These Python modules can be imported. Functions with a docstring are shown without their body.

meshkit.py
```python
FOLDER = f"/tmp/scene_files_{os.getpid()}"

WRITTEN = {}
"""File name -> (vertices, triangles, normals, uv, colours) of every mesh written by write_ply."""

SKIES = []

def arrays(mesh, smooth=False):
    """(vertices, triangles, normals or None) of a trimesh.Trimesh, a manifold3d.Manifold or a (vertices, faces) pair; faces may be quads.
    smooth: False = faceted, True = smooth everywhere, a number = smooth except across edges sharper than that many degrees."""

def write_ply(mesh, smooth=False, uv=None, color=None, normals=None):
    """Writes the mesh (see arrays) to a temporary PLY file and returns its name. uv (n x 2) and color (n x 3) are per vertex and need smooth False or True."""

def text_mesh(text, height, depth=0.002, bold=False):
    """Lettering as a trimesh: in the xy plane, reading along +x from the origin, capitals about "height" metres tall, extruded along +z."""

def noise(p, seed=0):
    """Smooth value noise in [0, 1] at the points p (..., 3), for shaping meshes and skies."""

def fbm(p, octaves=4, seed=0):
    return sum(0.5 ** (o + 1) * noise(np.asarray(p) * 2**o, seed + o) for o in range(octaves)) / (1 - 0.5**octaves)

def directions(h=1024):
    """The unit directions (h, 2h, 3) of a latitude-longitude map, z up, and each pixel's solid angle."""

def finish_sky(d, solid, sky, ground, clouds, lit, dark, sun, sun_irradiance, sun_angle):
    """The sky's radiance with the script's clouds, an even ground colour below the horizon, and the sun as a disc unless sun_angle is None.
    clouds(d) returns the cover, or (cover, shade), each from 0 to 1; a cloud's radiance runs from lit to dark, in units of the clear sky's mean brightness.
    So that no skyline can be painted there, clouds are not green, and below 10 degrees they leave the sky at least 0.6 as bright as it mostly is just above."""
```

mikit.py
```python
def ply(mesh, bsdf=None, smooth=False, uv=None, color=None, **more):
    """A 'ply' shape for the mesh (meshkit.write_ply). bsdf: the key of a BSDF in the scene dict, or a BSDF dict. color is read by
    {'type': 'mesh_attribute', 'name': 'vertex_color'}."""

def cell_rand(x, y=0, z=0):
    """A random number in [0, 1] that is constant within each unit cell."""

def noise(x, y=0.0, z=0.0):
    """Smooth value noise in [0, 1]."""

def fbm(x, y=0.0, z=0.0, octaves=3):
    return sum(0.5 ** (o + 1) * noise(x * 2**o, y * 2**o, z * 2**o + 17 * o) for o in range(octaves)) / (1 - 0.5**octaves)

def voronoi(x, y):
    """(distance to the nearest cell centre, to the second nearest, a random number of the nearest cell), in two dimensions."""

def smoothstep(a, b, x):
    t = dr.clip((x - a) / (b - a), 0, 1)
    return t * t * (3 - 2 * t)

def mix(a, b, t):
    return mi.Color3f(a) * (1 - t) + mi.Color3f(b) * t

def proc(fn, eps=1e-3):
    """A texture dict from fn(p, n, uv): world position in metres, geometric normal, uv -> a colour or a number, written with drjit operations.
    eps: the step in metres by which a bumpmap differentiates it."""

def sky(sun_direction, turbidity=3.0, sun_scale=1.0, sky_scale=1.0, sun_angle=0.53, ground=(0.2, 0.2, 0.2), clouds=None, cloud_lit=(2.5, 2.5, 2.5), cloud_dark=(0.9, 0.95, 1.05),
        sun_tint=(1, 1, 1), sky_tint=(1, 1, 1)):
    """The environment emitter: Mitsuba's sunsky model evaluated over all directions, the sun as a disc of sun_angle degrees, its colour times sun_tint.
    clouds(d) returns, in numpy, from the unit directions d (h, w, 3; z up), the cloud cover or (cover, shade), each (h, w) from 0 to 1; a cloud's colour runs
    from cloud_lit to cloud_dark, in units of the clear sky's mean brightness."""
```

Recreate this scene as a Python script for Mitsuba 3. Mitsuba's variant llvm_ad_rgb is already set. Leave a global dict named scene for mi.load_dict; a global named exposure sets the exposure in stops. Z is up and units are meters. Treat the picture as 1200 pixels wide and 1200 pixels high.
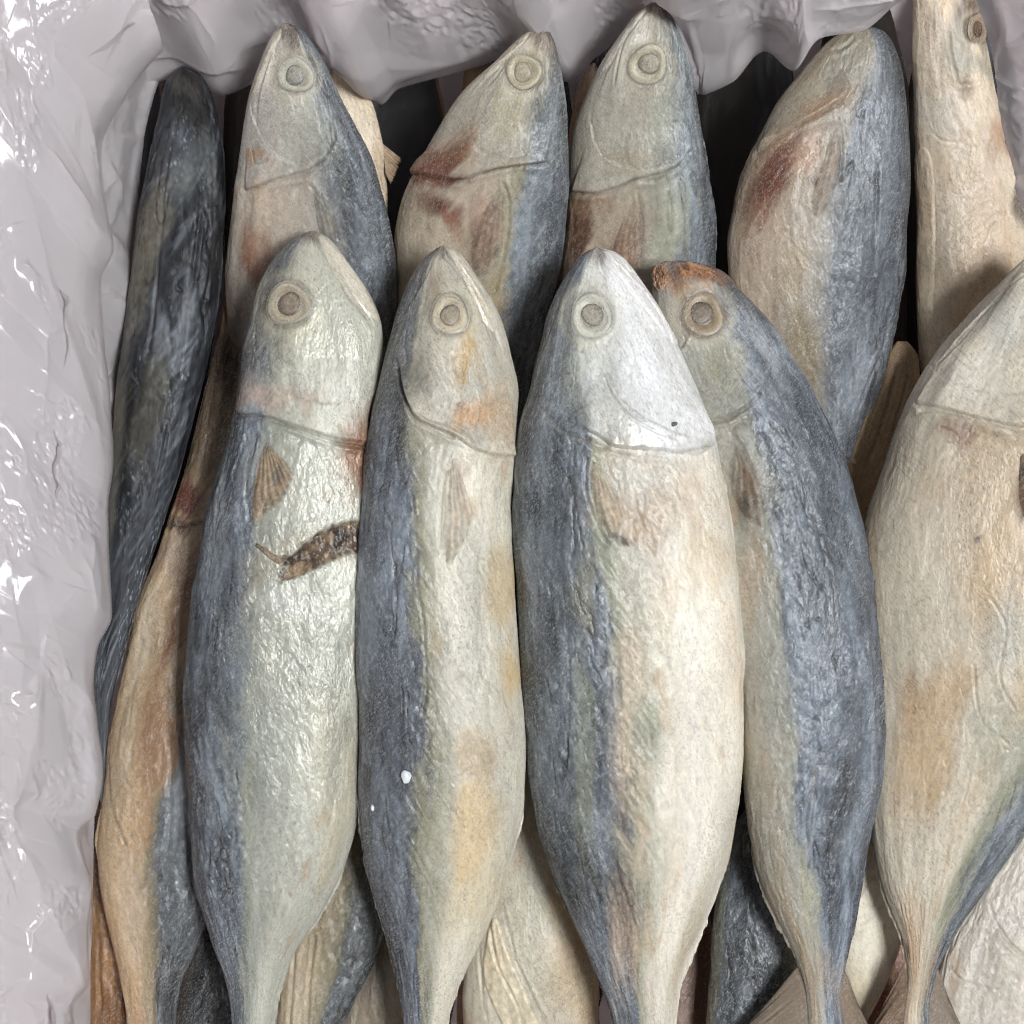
import math, numpy as np, mitsuba as mi, mikit, meshkit, drjit as dr, shapely, trimesh
from scipy.ndimage import gaussian_filter
from scipy.interpolate import PchipInterpolator, LinearNDInterpolator
T = mi.ScalarTransform4f
scene, labels = {}, {}
exposure = 0.36
# ---------------------------------------------------------------- camera and lamps
H = 0.5                      # the camera looks straight down from half a metre
S0 = 0.26 / 1200
scene['camera'] = {'type': 'perspective', 'fov': 2 * math.degrees(math.atan(0.13 / H)), 'near_clip': 0.01, 'far_clip': 20.0,
                   'to_world': T().look_at(origin=[0, 0, H], target=[0, 0, 0], up=[0, 1, 0])}


def lamp(key, pos, sx, sy, power):
    scene[key] = {'type': 'rectangle', 'to_world': T().look_at(origin=pos, target=[0, 0, 0], up=[0, 1, 0.01]) @ T().scale([sx / 2, sy / 2, 1]),
                  'emitter': {'type': 'area', 'radiance': {'type': 'rgb', 'value': power}}}


lamp('ceiling_lamp', [0.58, -0.06, 1.5], 0.42, 0.42, [37.6, 38.4, 39.2])
lamp('ceiling_lamp_001', [-0.75, 0.5, 1.7], 1.0, 0.5, [0.8, 0.81, 0.85])  # added fill light; no such lamp is known on this side
scene['room_light'] = {'type': 'constant', 'radiance': {'type': 'rgb', 'value': [0.035, 0.035, 0.036]}}
labels['ceiling_lamp'] = dict(label='square ceiling lamp above the right side of the box', category='lamp')
labels['ceiling_lamp_001'] = dict(label='long dim added fill lamp above the left side of the box', category='lamp')


# ---------------------------------------------------------------- helpers
def lin(c):
    c = np.asarray(c, float) / 255.0
    return np.where(c < 0.04045, c / 12.92, ((c + 0.055) / 1.055) ** 2.4)


def P(x, y, z):
    k = S0 * (1 - z / H)
    return np.stack([(x - 600) * k, (600 - y) * k, np.broadcast_to(z, np.shape(x))], -1)


def sm(a, b, x):
    t = np.clip((x - a) / (b - a), 0, 1)
    return t * t * (3 - 2 * t)


def gridfaces(n, m, off=0, wrap=False):
    i, j = np.meshgrid(np.arange(n - 1), np.arange(m - 1), indexing='ij')
    a = i * m + j
    q = np.stack([a, a + m, a + m + 1, a + 1], -1).reshape(-1, 4) + off
    return np.vstack([q[:, [0, 1, 2]], q[:, [0, 2, 3]]])


def grid_normals(X):
    du, dv = np.gradient(X, axis=0), np.gradient(X, axis=1)
    n = np.cross(du, dv)
    n /= np.linalg.norm(n, axis=-1, keepdims=True) + 1e-15
    return n


def polydist(x, y, pts):
    """distance of points to a polyline"""
    x, y = np.asarray(x), np.asarray(y)
    d = np.full(x.shape, 1e9)
    for (ax, ay), (bx, by) in zip(pts[:-1], pts[1:]):
        vx, vy = bx - ax, by - ay
        t = np.clip(((x - ax) * vx + (y - ay) * vy) / (vx * vx + vy * vy + 1e-9), 0, 1)
        d = np.minimum(d, np.hypot(x - ax - t * vx, y - ay - t * vy))
    return d


def sdist(x, y, pts):
    """distance to a polyline, and the side: +1 right of the direction of travel as seen in the picture"""
    d, sg = np.full(x.shape, 1e9), np.ones(x.shape)
    for (ax, ay), (bx, by) in zip(pts[:-1], pts[1:]):
        vx, vy = bx - ax, by - ay
        t = np.clip(((x - ax) * vx + (y - ay) * vy) / (vx * vx + vy * vy + 1e-9), 0, 1)
        q = np.hypot(x - ax - t * vx, y - ay - t * vy)
        c = np.sign(vx * (y - ay) - vy * (x - ax))
        sg = np.where(q < d, c, sg)
        d = np.minimum(d, q)
    return d, sg


def curve(pts, n=None):
    """a smooth curve through the points, as an interpolator over [0,1]"""
    p = np.asarray(pts, float)
    t = np.r_[0, np.cumsum(np.hypot(*np.diff(p, axis=0).T))]
    return PchipInterpolator(t / t[-1], p), t[-1]


def densify(pts, n=60):
    c, _ = curve(pts)
    return c(np.linspace(0, 1, n))


class Noise:
    def __init__(self, shape, seed):
        self.r, self.shape = np.random.default_rng(seed), shape

    def g(self, a, b):
        n, m = self.shape
        f = 1
        while min(a, b) / f > 6:
            f *= 2
        s = (n // f + 3, m // f + 3)
        w = gaussian_filter(self.r.standard_normal(s), (a / f, b / f), mode='reflect')
        w /= w.std() + 1e-9
        if f > 1:
            from scipy.ndimage import zoom
            w = zoom(w, f, order=1)
        return w[:n, :m]

    def streak(self, a, b, shear):
        w = self.g(a, b)
        n, m = self.shape
        i = (np.arange(n)[:, None] + (shear * np.arange(m)).astype(int)[None]) % n
        return w[i, np.arange(m)[None]]


def rig(key, mesh, bsdf, color=None, uv=None, smooth=True):
    scene[key] = mikit.ply(mesh, bsdf, smooth=smooth, color=color, uv=uv)


# ---------------------------------------------------------------- materials
def fine(p, n, uv):
    a = mikit.noise(p.x * 2600, p.y * 1500, p.z * 2600)
    b = mikit.noise(p.x * 5200 + 7, p.y * 4300, p.z * 5200)
    return a * 0.65 + b * 0.35


def pits(p, n, uv):
    a = p.x * 0.8 + p.y * 0.6
    c = p.x * -0.6 + p.y * 0.8
    f = mikit.noise(a * 5200, c * 1700 + p.z * 2000, 3)
    g = mikit.noise(p.x * 4300, p.y * 2600, p.z * 4000)
    m = mikit.noise(p.x * 160, p.y * 90, p.z * 100)
    return (0.30 * mikit.smoothstep(0.5, 0.95, f) + 0.34 * mikit.smoothstep(0.58, 0.95, g)) * (0.35 + 0.9 * m)


def flecks(p, n, uv):
    g = mikit.noise(p.x * 4700 + 31, p.y * 3100, p.z * 4000 + 5)
    a = p.x * 0.8 - p.y * 0.6
    c = p.x * 0.6 + p.y * 0.8
    f = mikit.noise(a * 5000 + 11, c * 1500, 7)
    m = mikit.noise(p.x * 140 + 9, p.y * 100, p.z * 100)
    return (0.30 * mikit.smoothstep(0.55, 0.95, g) + 0.22 * mikit.smoothstep(0.5, 0.95, f)) * (0.3 + 0.9 * m)


VC = {'type': 'mesh_attribute', 'name': 'vertex_color'}


def skin(rough, spec, metal=0.0, coat=0.0, bump=0.0002):
    b = {'type': 'principled', 'base_color': VC, 'roughness': rough, 'specular': spec, 'metallic': metal, 'clearcoat': coat, 'clearcoat_gloss': 0.75}
    d = {**b, 'base_color': {'type': 'rgb', 'value': [0.11, 0.095, 0.08]}}
    l = {**b, 'base_color': {'type': 'rgb', 'value': [0.66, 0.66, 0.63]}}
    g = {'type': 'blendbsdf', 'weight': mikit.proc(pits), 'a': {'type': 'blendbsdf', 'weight': mikit.proc(flecks), 'a': b, 'b': l}, 'b': d}
    return {'type': 'twosided', 'b': {'type': 'bumpmap', 'scale': bump, 't': mikit.proc(fine, eps=8e-5), 'b': g}}


scene['fish_skin'] = skin(0.38, 0.55)
scene['silver_skin'] = skin(0.3, 0.9, 0.08, bump=0.0001)
scene['satin_skin'] = skin(0.38, 0.6, 0.12)
scene['dry_skin'] = skin(0.62, 0.35)
scene['dark_skin'] = {'type': 'twosided', 'b': {'type': 'bumpmap', 'scale': 0.00015, 't': mikit.proc(fine, eps=8e-5), 'b': {'type': 'principled', 'base_color': VC, 'roughness': 0.5, 'specular': 0.4}}}
scene['fin_skin'] = skin(0.5, 0.4, bump=0.00006)
scene['eye_skin'] = skin(0.42, 0.45, bump=0.00008)


# ---------------------------------------------------------------- the bag and the box
def crumple(U, V, seed, n, amp, aspect):
    """folded-film relief: random facets with sharp creases; U in [0, aspect], V in [0, 1]"""
    r = np.random.default_rng(seed)
    n = int(n * aspect)
    pts = np.vstack([r.random((n, 2)) * [aspect + 0.6, 1.6] - 0.3, [[-2, -2], [aspect + 2, -2], [-2, 3], [aspect + 2, 3]]])
    f = LinearNDInterpolator(pts, r.standard_normal(len(pts)) * amp)
    return f(np.stack([U, V], -1))


def film(lower, upper, z0, z1, n, m, seed, amp, aspect, lean):
    """a sheet from the lower border curve (pixels) to the upper one, rising from z0 to z1"""
    lo, up = densify(lower, n), densify(upper, n)
    w = np.linspace(0, 1, m)[None, :]
    x = lo[:, :1] * (1 - w) + up[:, :1] * w
    y = lo[:, 1:] * (1 - w) + up[:, 1:] * w
    z0 = np.interp(np.linspace(0, 1, n), *np.array(z0).T)[:, None] if isinstance(z0, list) else z0
    z = np.broadcast_to(z0 + (z1 - z0) * w ** lean, x.shape)
    U, V = np.broadcast_to(np.linspace(0, aspect, n)[:, None], z.shape), np.broadcast_to(w, z.shape)
    wob = 0.03 * np.stack([meshkit.fbm(np.stack([U * 5, V * 5, U * 0], -1), 3, seed), meshkit.fbm(np.stack([U * 5, V * 5, U * 0 + 9], -1), 3, seed)])
    h = crumple(U + wob[0], V + wob[1], seed, 6, amp, aspect) + crumple(U + wob[0], V + wob[1], seed + 1, 22, amp * 0.26, aspect) + crumple(U, V, seed + 2, 120, amp * 0.014, aspect)
    h = gaussian_filter(h, 0.8)
    for q_, (fr, am) in enumerate([(1.6, 0.0006)]):
        ns_ = meshkit.fbm(np.stack([U * fr + 2 * wob[0] * fr, V * fr + 2 * wob[1] * fr, U * 0 + 5 * q_], -1), 2, seed + 20 + q_) - 0.5
        h = h + am * np.exp(-np.abs(ns_) / 0.014) * sm(0.4, 0.6, meshkit.fbm(np.stack([U * 3, V * 3, U * 0 + q_], -1), 2, seed + 30))
    h += 0.0007 * gaussian_filter(np.random.default_rng(seed + 5).standard_normal(z.shape), 1.5) * sm(0.60, 0.70, meshkit.fbm(np.stack([U * 4, V * 4, U * 0 + 3], -1), 2, seed + 8))
    rc = np.random.default_rng(seed + 40)
    for _ in range(int(7 * aspect)):
        u0, v0, an, ln = rc.random() * aspect, rc.random(), rc.random() * math.pi, 0.15 + 0.5 * rc.random() ** 2
        pl_ = np.array([[u0, v0]])
        for _ in range(4):
            an += 0.35 * rc.standard_normal()
            pl_ = np.vstack([pl_, pl_[-1] + ln / 4 * np.array([math.cos(an), math.sin(an)])])
        bx_ = (U > pl_[:, 0].min() - .15) & (U < pl_[:, 0].max() + .15)
        q, sg = sdist(U[bx_], V[bx_], pl_)
        ends = sm(0, 0.12, np.minimum(np.hypot(U[bx_] - pl_[0, 0], V[bx_] - pl_[0, 1]), np.hypot(U[bx_] - pl_[-1, 0], V[bx_] - pl_[-1, 1])))
        h[bx_] += (0.0006 + 0.0009 * rc.random()) * ends * np.exp(-q / np.where(sg > 0, 0.012, 0.07))
    z = np.broadcast_to(z, h.shape)
    X = P(x, y, z)
    N = grid_normals(np.stack([gaussian_filter(X[..., k], 12) for k in range(3)], -1))
    N *= np.sign(N[..., 2:] + 1e-9)
    X = X + N * (h * sm(-0.03, 0.12, V))[..., None]
    return X


FILM_RES = 1.0


def film_mesh(sheets):
    vs, fs, o = [], [], 0
    for X in sheets:
        vs.append(X.reshape(-1, 3))
        fs.append(gridfaces(*X.shape[:2], off=o))
        o += len(vs[-1])
    return np.vstack(vs), np.vstack(fs)


scene['bag_film'] = {'type': 'principledthin', 'base_color': {'type': 'rgb', 'value': [0.90, 0.855, 0.865]}, 'roughness': 0.1, 'spec_trans': 0.4, 'diff_trans': 0.35, 'eta': 1.6}

LOW_LEFT = [(190, 60), (150, 110), (118, 180), (124, 240), (133, 290), (118, 330), (122, 400), (130, 470), (133, 540), (127, 600), (128, 650), (131, 720), (114, 760), (109, 800), (114, 850), (121, 900), (112, 955), (93, 975), (100, 1010), (108, 1040), (103, 1090), (104, 1150), (84, 1180), (92, 1230), (95, 1320)]
UP_LEFT = [(120, -180), (-40, -60), (-80, 100), (-90, 400), (-90, 700), (-90, 1000), (-80, 1340)]
IN_LEFT_LO = [(196, 70), (170, 160), (160, 260), (150, 360), (140, 460), (135, 600), (120, 800), (110, 1000), (105, 1300)]
IN_LEFT_UP = [(150, 20), (110, 60), (70, 160), (60, 300), (60, 460), (60, 600), (50, 800), (40, 1000), (40, 1300)]
LOW_TOP = [(60, 140), (150, 112), (210, 92), (262, 112), (330, 78), (395, 62), (428, 104), (446, 122), (466, 104), (500, 94), (555, 80), (610, 62), (664, 96), (700, 66), (745, 40), (800, 52), (822, 112), (858, 98), (896, 62), (928, 84), (962, 46), (1012, 36), (1052, 4), (1090, -14), (1130, -20)]
UP_TOP = [(-60, -60), (150, -110), (400, -90), (700, -80), (1000, -90), (1130, -120)]
LOW_RIGHT = [(1120, -40), (1150, 20), (1166, 80), (1176, 140), (1192, 190), (1212, 260), (1240, 330)]
UP_RIGHT = [(1160, -120), (1230, -60), (1280, 20), (1300, 100), (1310, 200), (1310, 300), (1330, 400)]
sheets = [film(IN_LEFT_LO, IN_LEFT_UP, -0.022, 0.030, 420, 60, 51, 0.0022, 9, 1.0),
          film(LOW_LEFT, UP_LEFT, 0.006, 0.046, 900, 200, 21, 0.0034, 5, 0.42),
          film(LOW_TOP, UP_TOP, [(0, 0.0), (0.1, -0.022), (0.7, -0.022), (0.78, -0.005), (0.84, 0.016), (0.92, 0.012), (1, -0.005)], 0.05, 900, 130, 34, 0.0030, 5, 0.75),
          film(LOW_RIGHT, UP_RIGHT, 0.028, 0.07, 300, 100, 77, 0.003, 2.5, 1.0)]
rig('plastic_liner', film_mesh(sheets), 'bag_film')
labels['plastic_liner'] = dict(label='crumpled milky plastic bag lining the box around the fish', category='plastic bag')

scene['foam'] = {'type': 'principled', 'base_color': {'type': 'rgb', 'value': [0.76, 0.70, 0.71]}, 'roughness': 0.7, 'specular': 0.3}
bx0, bx1, by0, by1, bz0, bz1, th = -0.128, 0.21, -0.215, 0.155, -0.085, 0.085, 0.02
for i, (a, b) in enumerate([((bx0 - th, by0 - th, bz0), (bx0, by1 + th, bz1)), ((bx1, by0 - th, bz0), (bx1 + th, by1 + th, bz1)),
                            ((bx0 + 0.0005, by1, bz0), (bx1 - 0.0005, by1 + th, bz1 - .0005)), ((bx0 + 0.0005, by0 - th, bz0), (bx1 - 0.0005, by0, bz1 - .0005))]):
    a, b = np.array(a), np.array(b)
    m = trimesh.creation.box(extents=b - a, transform=trimesh.transformations.translation_matrix((a + b) / 2))
    rig('foam_box__side' + (f'_{i:03d}' if i else ''), m, 'foam', smooth=False)
m = trimesh.creation.box(extents=(bx1 - bx0 + 2 * th, by1 - by0 + 2 * th, 0.02), transform=trimesh.transformations.translation_matrix(((bx0 + bx1) / 2, (by0 + by1) / 2, bz0 - 0.0105)))
rig('foam_box__floor', m, 'foam', smooth=False)
labels['foam_box'] = dict(label='pinkish white foam box holding the fish under the plastic bag', category='box')
scene['table_top'] = {'type': 'rectangle', 'to_world': T().translate([0, 0, bz0 - 0.0215]) @ T().scale([1.5, 1.5, 1]), 'bsdf': {'type': 'principled', 'base_color': {'type': 'rgb', 'value': [0.3, 0.29, 0.28]}, 'roughness': 0.5}}
labels['table_top'] = dict(label='grey table top under the foam box', category='table', kind='structure')

# ---------------------------------------------------------------- fish
BACK, BACK2, MID, BELLY, GREEN, TAN, RUST, BLOOD, CREAM = (104, 111, 120), (66, 73, 82), (150, 152, 140), (218, 210, 192), (152, 152, 122), (205, 168, 118), (165, 108, 62), (105, 48, 28), (226, 212, 188)
FISH = {}


class Fish:
    def __init__(f, key, sp, seed):
        f.key, f.sp = key, sp
        res = sp.get('res', 2.15 if sp.get('hide') else 1.85)
        (cl, ll), (cr, lr) = curve(sp['L']), curve(sp['R'])
        # stations: denser at the snout; coarse where hidden
        length = (ll + lr) / 2
        y_hide = sp.get('hide', 1260)
        s, out = 0.0, []
        while s < 1:
            out.append(s)
            y = (cl(s)[1] + cr(s)[1]) / 2
            step = res if -30 < y < y_hide else 10.0
            if s * length < 12:
                step = 0.6 * res
            s += step / length
        s = np.array(out + [1.0])
        A, B = cl(s), cr(s)
        rw = np.random.default_rng(seed + 5)
        wv = lambda: sum(a_ * gaussian_filter(rw.standard_normal(len(s)), g_) * math.sqrt(3.55 * g_) for a_, g_ in ((1.6, 26), (0.7, 8)))[:, None] * np.clip(np.hypot(*(B - A).T) / 120, 0, 1)[:, None]
        uu = (B - A) / (np.hypot(*(B - A).T)[:, None] + 1e-9)
        A, B = A + wv() * uu, B + wv() * uu
        inset = np.minimum(1.6, 0.1 * np.hypot(*(B - A).T))[:, None] * (B - A) / (np.hypot(*(B - A).T)[:, None] + 1e-9)
        A, B = A + inset, B - inset
        f.s, f.W = s, np.hypot(*(B - A).T) / 2
        wmax = f.W.max()
        m = int(max(30, math.pi / 2 * 1.12 * 2 * wmax / res))
        phi = np.linspace(0, math.pi, m)
        t = -np.cos(phi)
        f.t = t
        px = A[:, None, :] * (1 - t[None, :, None]) / 2 + B[:, None, :] * (1 + t[None, :, None]) / 2
        f.px, f.py = px[..., 0], px[..., 1]
        k, n = sp.get('k', 0.5), sp.get('n', 2.3)
        nose = np.sqrt(np.clip(1 - (1 - np.clip(s * length / 60, 0, 1)) ** 2, 0, 1))
        Tm = f.W * S0 * k
        zc = np.interp(s, *np.array(sp['z']).T)
        zc = gaussian_filter(zc, 25, mode='nearest')
        sh = sp.get('peak', 0.0)
        tt = t + sh * (1 - t * t)
        prof = (1 - np.abs(tt) ** n) ** (1 / 2.0)
        prof *= (1 if n > 2 else 1)
        roll = sp.get('roll', 0.0)
        f.N = Noise((len(s), m), seed)
        z = zc[:, None] + Tm[:, None] * prof[None] + (roll * f.W * S0)[:, None] * t[None]
        z = z + sp.get('bulge', 0) * 0
        f.X0 = P(f.px, f.py, z)
        f.Zb = zc[:, None] - 0.85 * Tm[:, None] * prof[None] + (roll * f.W * S0)[:, None] * t[None]
        f.prof = prof
        f.D = sp['side'] * np.broadcast_to(t[None], f.px.shape)
        f.shade()

    def poly(f, pts):
        return shapely.Polygon(pts)

    def shade(f):
        sp, N, D = f.sp, f.N, f.D
        x, y = f.px, f.py
        big, mid, fin, vf = N.g(34, 14), N.g(9, 4), N.g(2.2, 1.3), N.g(0.8, 0.7)
        st = N.streak(1.0, 4.5, 1.3 * sp['side'])
        st2 = N.streak(0.9, 3.5, -0.6 * sp['side'])
        lea = N.g(3.6, 2.2)
        lea2 = N.g(7, 3.2)
        lmask = sm(-0.6, 1.0, N.g(20, 9))
        cl1 = sm(0.0, 1.2, N.g(12, 6))
        long_ = N.g(16, 1.6)
        c = N.g(13, 2.6)
        crack = np.exp(-(c / 0.16) ** 2) * sm(-0.1, 0.9, N.g(22, 8)) * (0.5 + 0.5 * sm(-0.5, 1, N.g(5, 3))) + 0.8 * np.exp(-(N.g(5, 2) / 0.12) ** 2) * sm(0.6, 1.5, N.g(14, 9))
        b = sp.get('b', 0.1)
        b = np.interp(f.s, *np.array(b).T)[:, None] if isinstance(b, list) else b
        dd = D + 0.08 * big + 0.05 * N.g(14, 4) + 0.02 * mid + 0.02 * st
        soft = sp.get('soft', 0.13)
        back = sm(b - soft * 0.8, b + soft * 1.2, dd)
        midm = 0.85 * sm(b - soft * 3.6, b - soft * 0.1, dd)
        pal = sp.get('pal', {})
        cb, c2 = lin(pal.get('back', BACK)), lin(pal.get('back2', BACK2))
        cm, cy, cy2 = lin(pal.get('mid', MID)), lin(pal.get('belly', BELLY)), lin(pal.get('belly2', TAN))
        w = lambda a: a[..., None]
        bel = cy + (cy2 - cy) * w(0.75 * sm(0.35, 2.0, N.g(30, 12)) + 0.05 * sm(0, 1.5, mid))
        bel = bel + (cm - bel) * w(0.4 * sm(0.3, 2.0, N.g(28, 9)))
        bel = bel * w(1 + 0.07 * N.g(50, 20))
        bk = cb + (c2 - cb) * w(np.clip(0.62 * sm(-0.6, 1.2, N.g(18, 6)) + 0.42 * sm(0.3, 1.6, long_) + 0.22 * sm(0.3, 1.8, mid) + 0.5 * sm(0.72, 1.0, D) * sm(-0.6, 0.8, N.g(9, 5)), 0, 1))
        bk = bk + (lin((168, 176, 184)) - bk) * w(0.6 * sm(0.9, 2.4, N.g(0.8, 0.5)) * cl1 + 0.22 * sm(0.3, 2.2, N.streak(1.4, 3.5, 1.1 * sp['side'])) + 0.2 * sm(0.5, 2.0, N.g(9, 3)))
        col = bel + (cm - bel) * w(midm)
        col = col + (bk - col) * w(back)
        blot = sm(0.9, 1.7, N.g(6, 3.2)) * sm(0.35, 0.8, D + 0.15 * big) + 0.7 * sm(1.3, 2.0, N.g(3, 1.8))
        col = col + (lin((46, 52, 62)) - col) * w(0.55 * np.clip(blot, 0, 1) * back * (1 if sp.get('head') else 0.4))
        vein = np.exp(-(N.g(10, 5) / 0.07) ** 2) * sm(0.2, 1.2, N.g(26, 12)) + 0.6 * np.exp(-(N.g(4, 3) / 0.08) ** 2) * sm(0.7, 1.6, N.g(18, 10))
        col = col + (lin((140, 108, 74)) - col) * w(0.32 * vein * (1 - back))
        spot = sm(1.4, 2.3, N.g(7, 5)) * (1 - back)
        col = col + (lin((176, 140, 92)) - col) * w(0.35 * spot)
        # the olive line between back and flank
        col = col + (lin(pal.get('line', GREEN)) - col) * w(sp.get('lineamt', 0.5) * np.exp(-((dd - b + 0.02) / 0.1) ** 2))
        # head
        hs = sp.get('head')
        hw = 0
        if hs:
            hw = sm(12, -12, (y - np.interp(x, *np.array(sorted(hs)).T)) + 3 * mid)
            hc = lin(pal.get('headc', (198, 196, 182)))
            hc = hc + (lin(pal.get('headd', (140, 145, 140))) - hc) * w(np.clip(0.35 * sm(-0.5, 1.5, big) + back * 0.75, 0, 1))
            hc = hc + (lin((88, 90, 88)) - hc) * w(0.45 * sm(0.3, 1.4, N.g(6, 4)) * sm(b - 0.5, b, dd))
            col = col + (hc - col) * w(hw * sp.get('headamt', 0.85) * (1 - 0.72 * back))
        if sp.get('head'):
            col = col + (lin((56, 56, 58)) - col) * w((0.35 + 0.3 * hw) * sm(0.80, 0.98, D + 0.05 * mid) * sm(-0.8, 0.6, N.g(12, 5)))
        N2 = N.g(15, 8)
        tipx, tipy = (sp['L'][0][0] + sp['R'][0][0]) / 2, sp['L'][0][1]
        tip = [(tipx, tipy + 4, 15, 17, (92, 74, 62), 0.75)] if sp.get('eyes') else []
        for sx, sy, rx, ry, cc, a, *ang in sp.get('stains_and_light', []) + tip:  # real stains, plus a few entries of painted sheen and shade
            th = math.radians(ang[0]) if ang else 0
            ux, uy = x - sx + 3 * mid + 1.2 * st + 4 * big, y - sy + 3 * mid + 5 * big
            u, v = ux * math.cos(th) + uy * math.sin(th), -ux * math.sin(th) + uy * math.cos(th)
            q = np.sqrt((u / rx) ** 2 + (v / ry) ** 2)
            cc = tuple(np.mean(cc) + 0.82 * (v - np.mean(cc)) for v in cc)
            m_ = (0.86 if max(cc) > 150 else 1.0) * a * sm(1.3, 0.3, q + 0.12 * mid + 0.07 * st + 0.12 * N2)
            col = col + (lin(cc) - col) * w(m_)
        disp = 1.7 * N.g(46, 22) + 0.55 * mid + 0.22 * fin + (0.13 * st + 0.08 * st2) * (0.4 + 0.6 * cl1) * (1 - 0.8 * hw) + 0.1 * vf
        disp = disp + (1.0 * np.minimum(np.abs(lea), 1.2) + 1.2 * np.minimum(np.abs(lea2), 1.2)) * (0.22 + 0.78 * back) * (0.25 + 0.75 * lmask) * (1 - 0.6 * hw)
        amp = sp.get('rough', 1.0) * (1 - 0.55 * hw)
        wr = sm(-0.2, 1.4, N.g(28, 14))
        disp = disp * amp + (0.3 * N.streak(1.4, 4, 1.2 * sp['side']) * lmask + 1.5 * np.abs(N.g(5, 3)) + 0.7 * np.abs(N.g(2.6, 1.7))) * wr * sp.get('wrink', 0.5) * (1 - hw)
        disp -= 2.2 * crack * amp * (0.25 + 0.75 * back)
        lum = 1 + (0.045 + 0.06 * back) * vf + (0.02 + 0.05 * back) * fin + 0.02 * st + (0.015 + 0.05 * back) * mid + 0.05 * big + 0.05 * N.g(18, 10)
        lum *= 1 - (0.34 * np.exp(-(lea / 0.2) ** 2) + 0.28 * np.exp(-(lea2 / 0.14) ** 2)) * (0.06 + 0.94 * back) * (0.12 + 0.88 * lmask ** 1.5)
        lum *= 1 + 0.2 * N.g(24, 9) * back
        lum *= 1 - 0.75 * crack * (0.15 + 0.85 * back) * (1 - 0.6 * hw)
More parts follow.
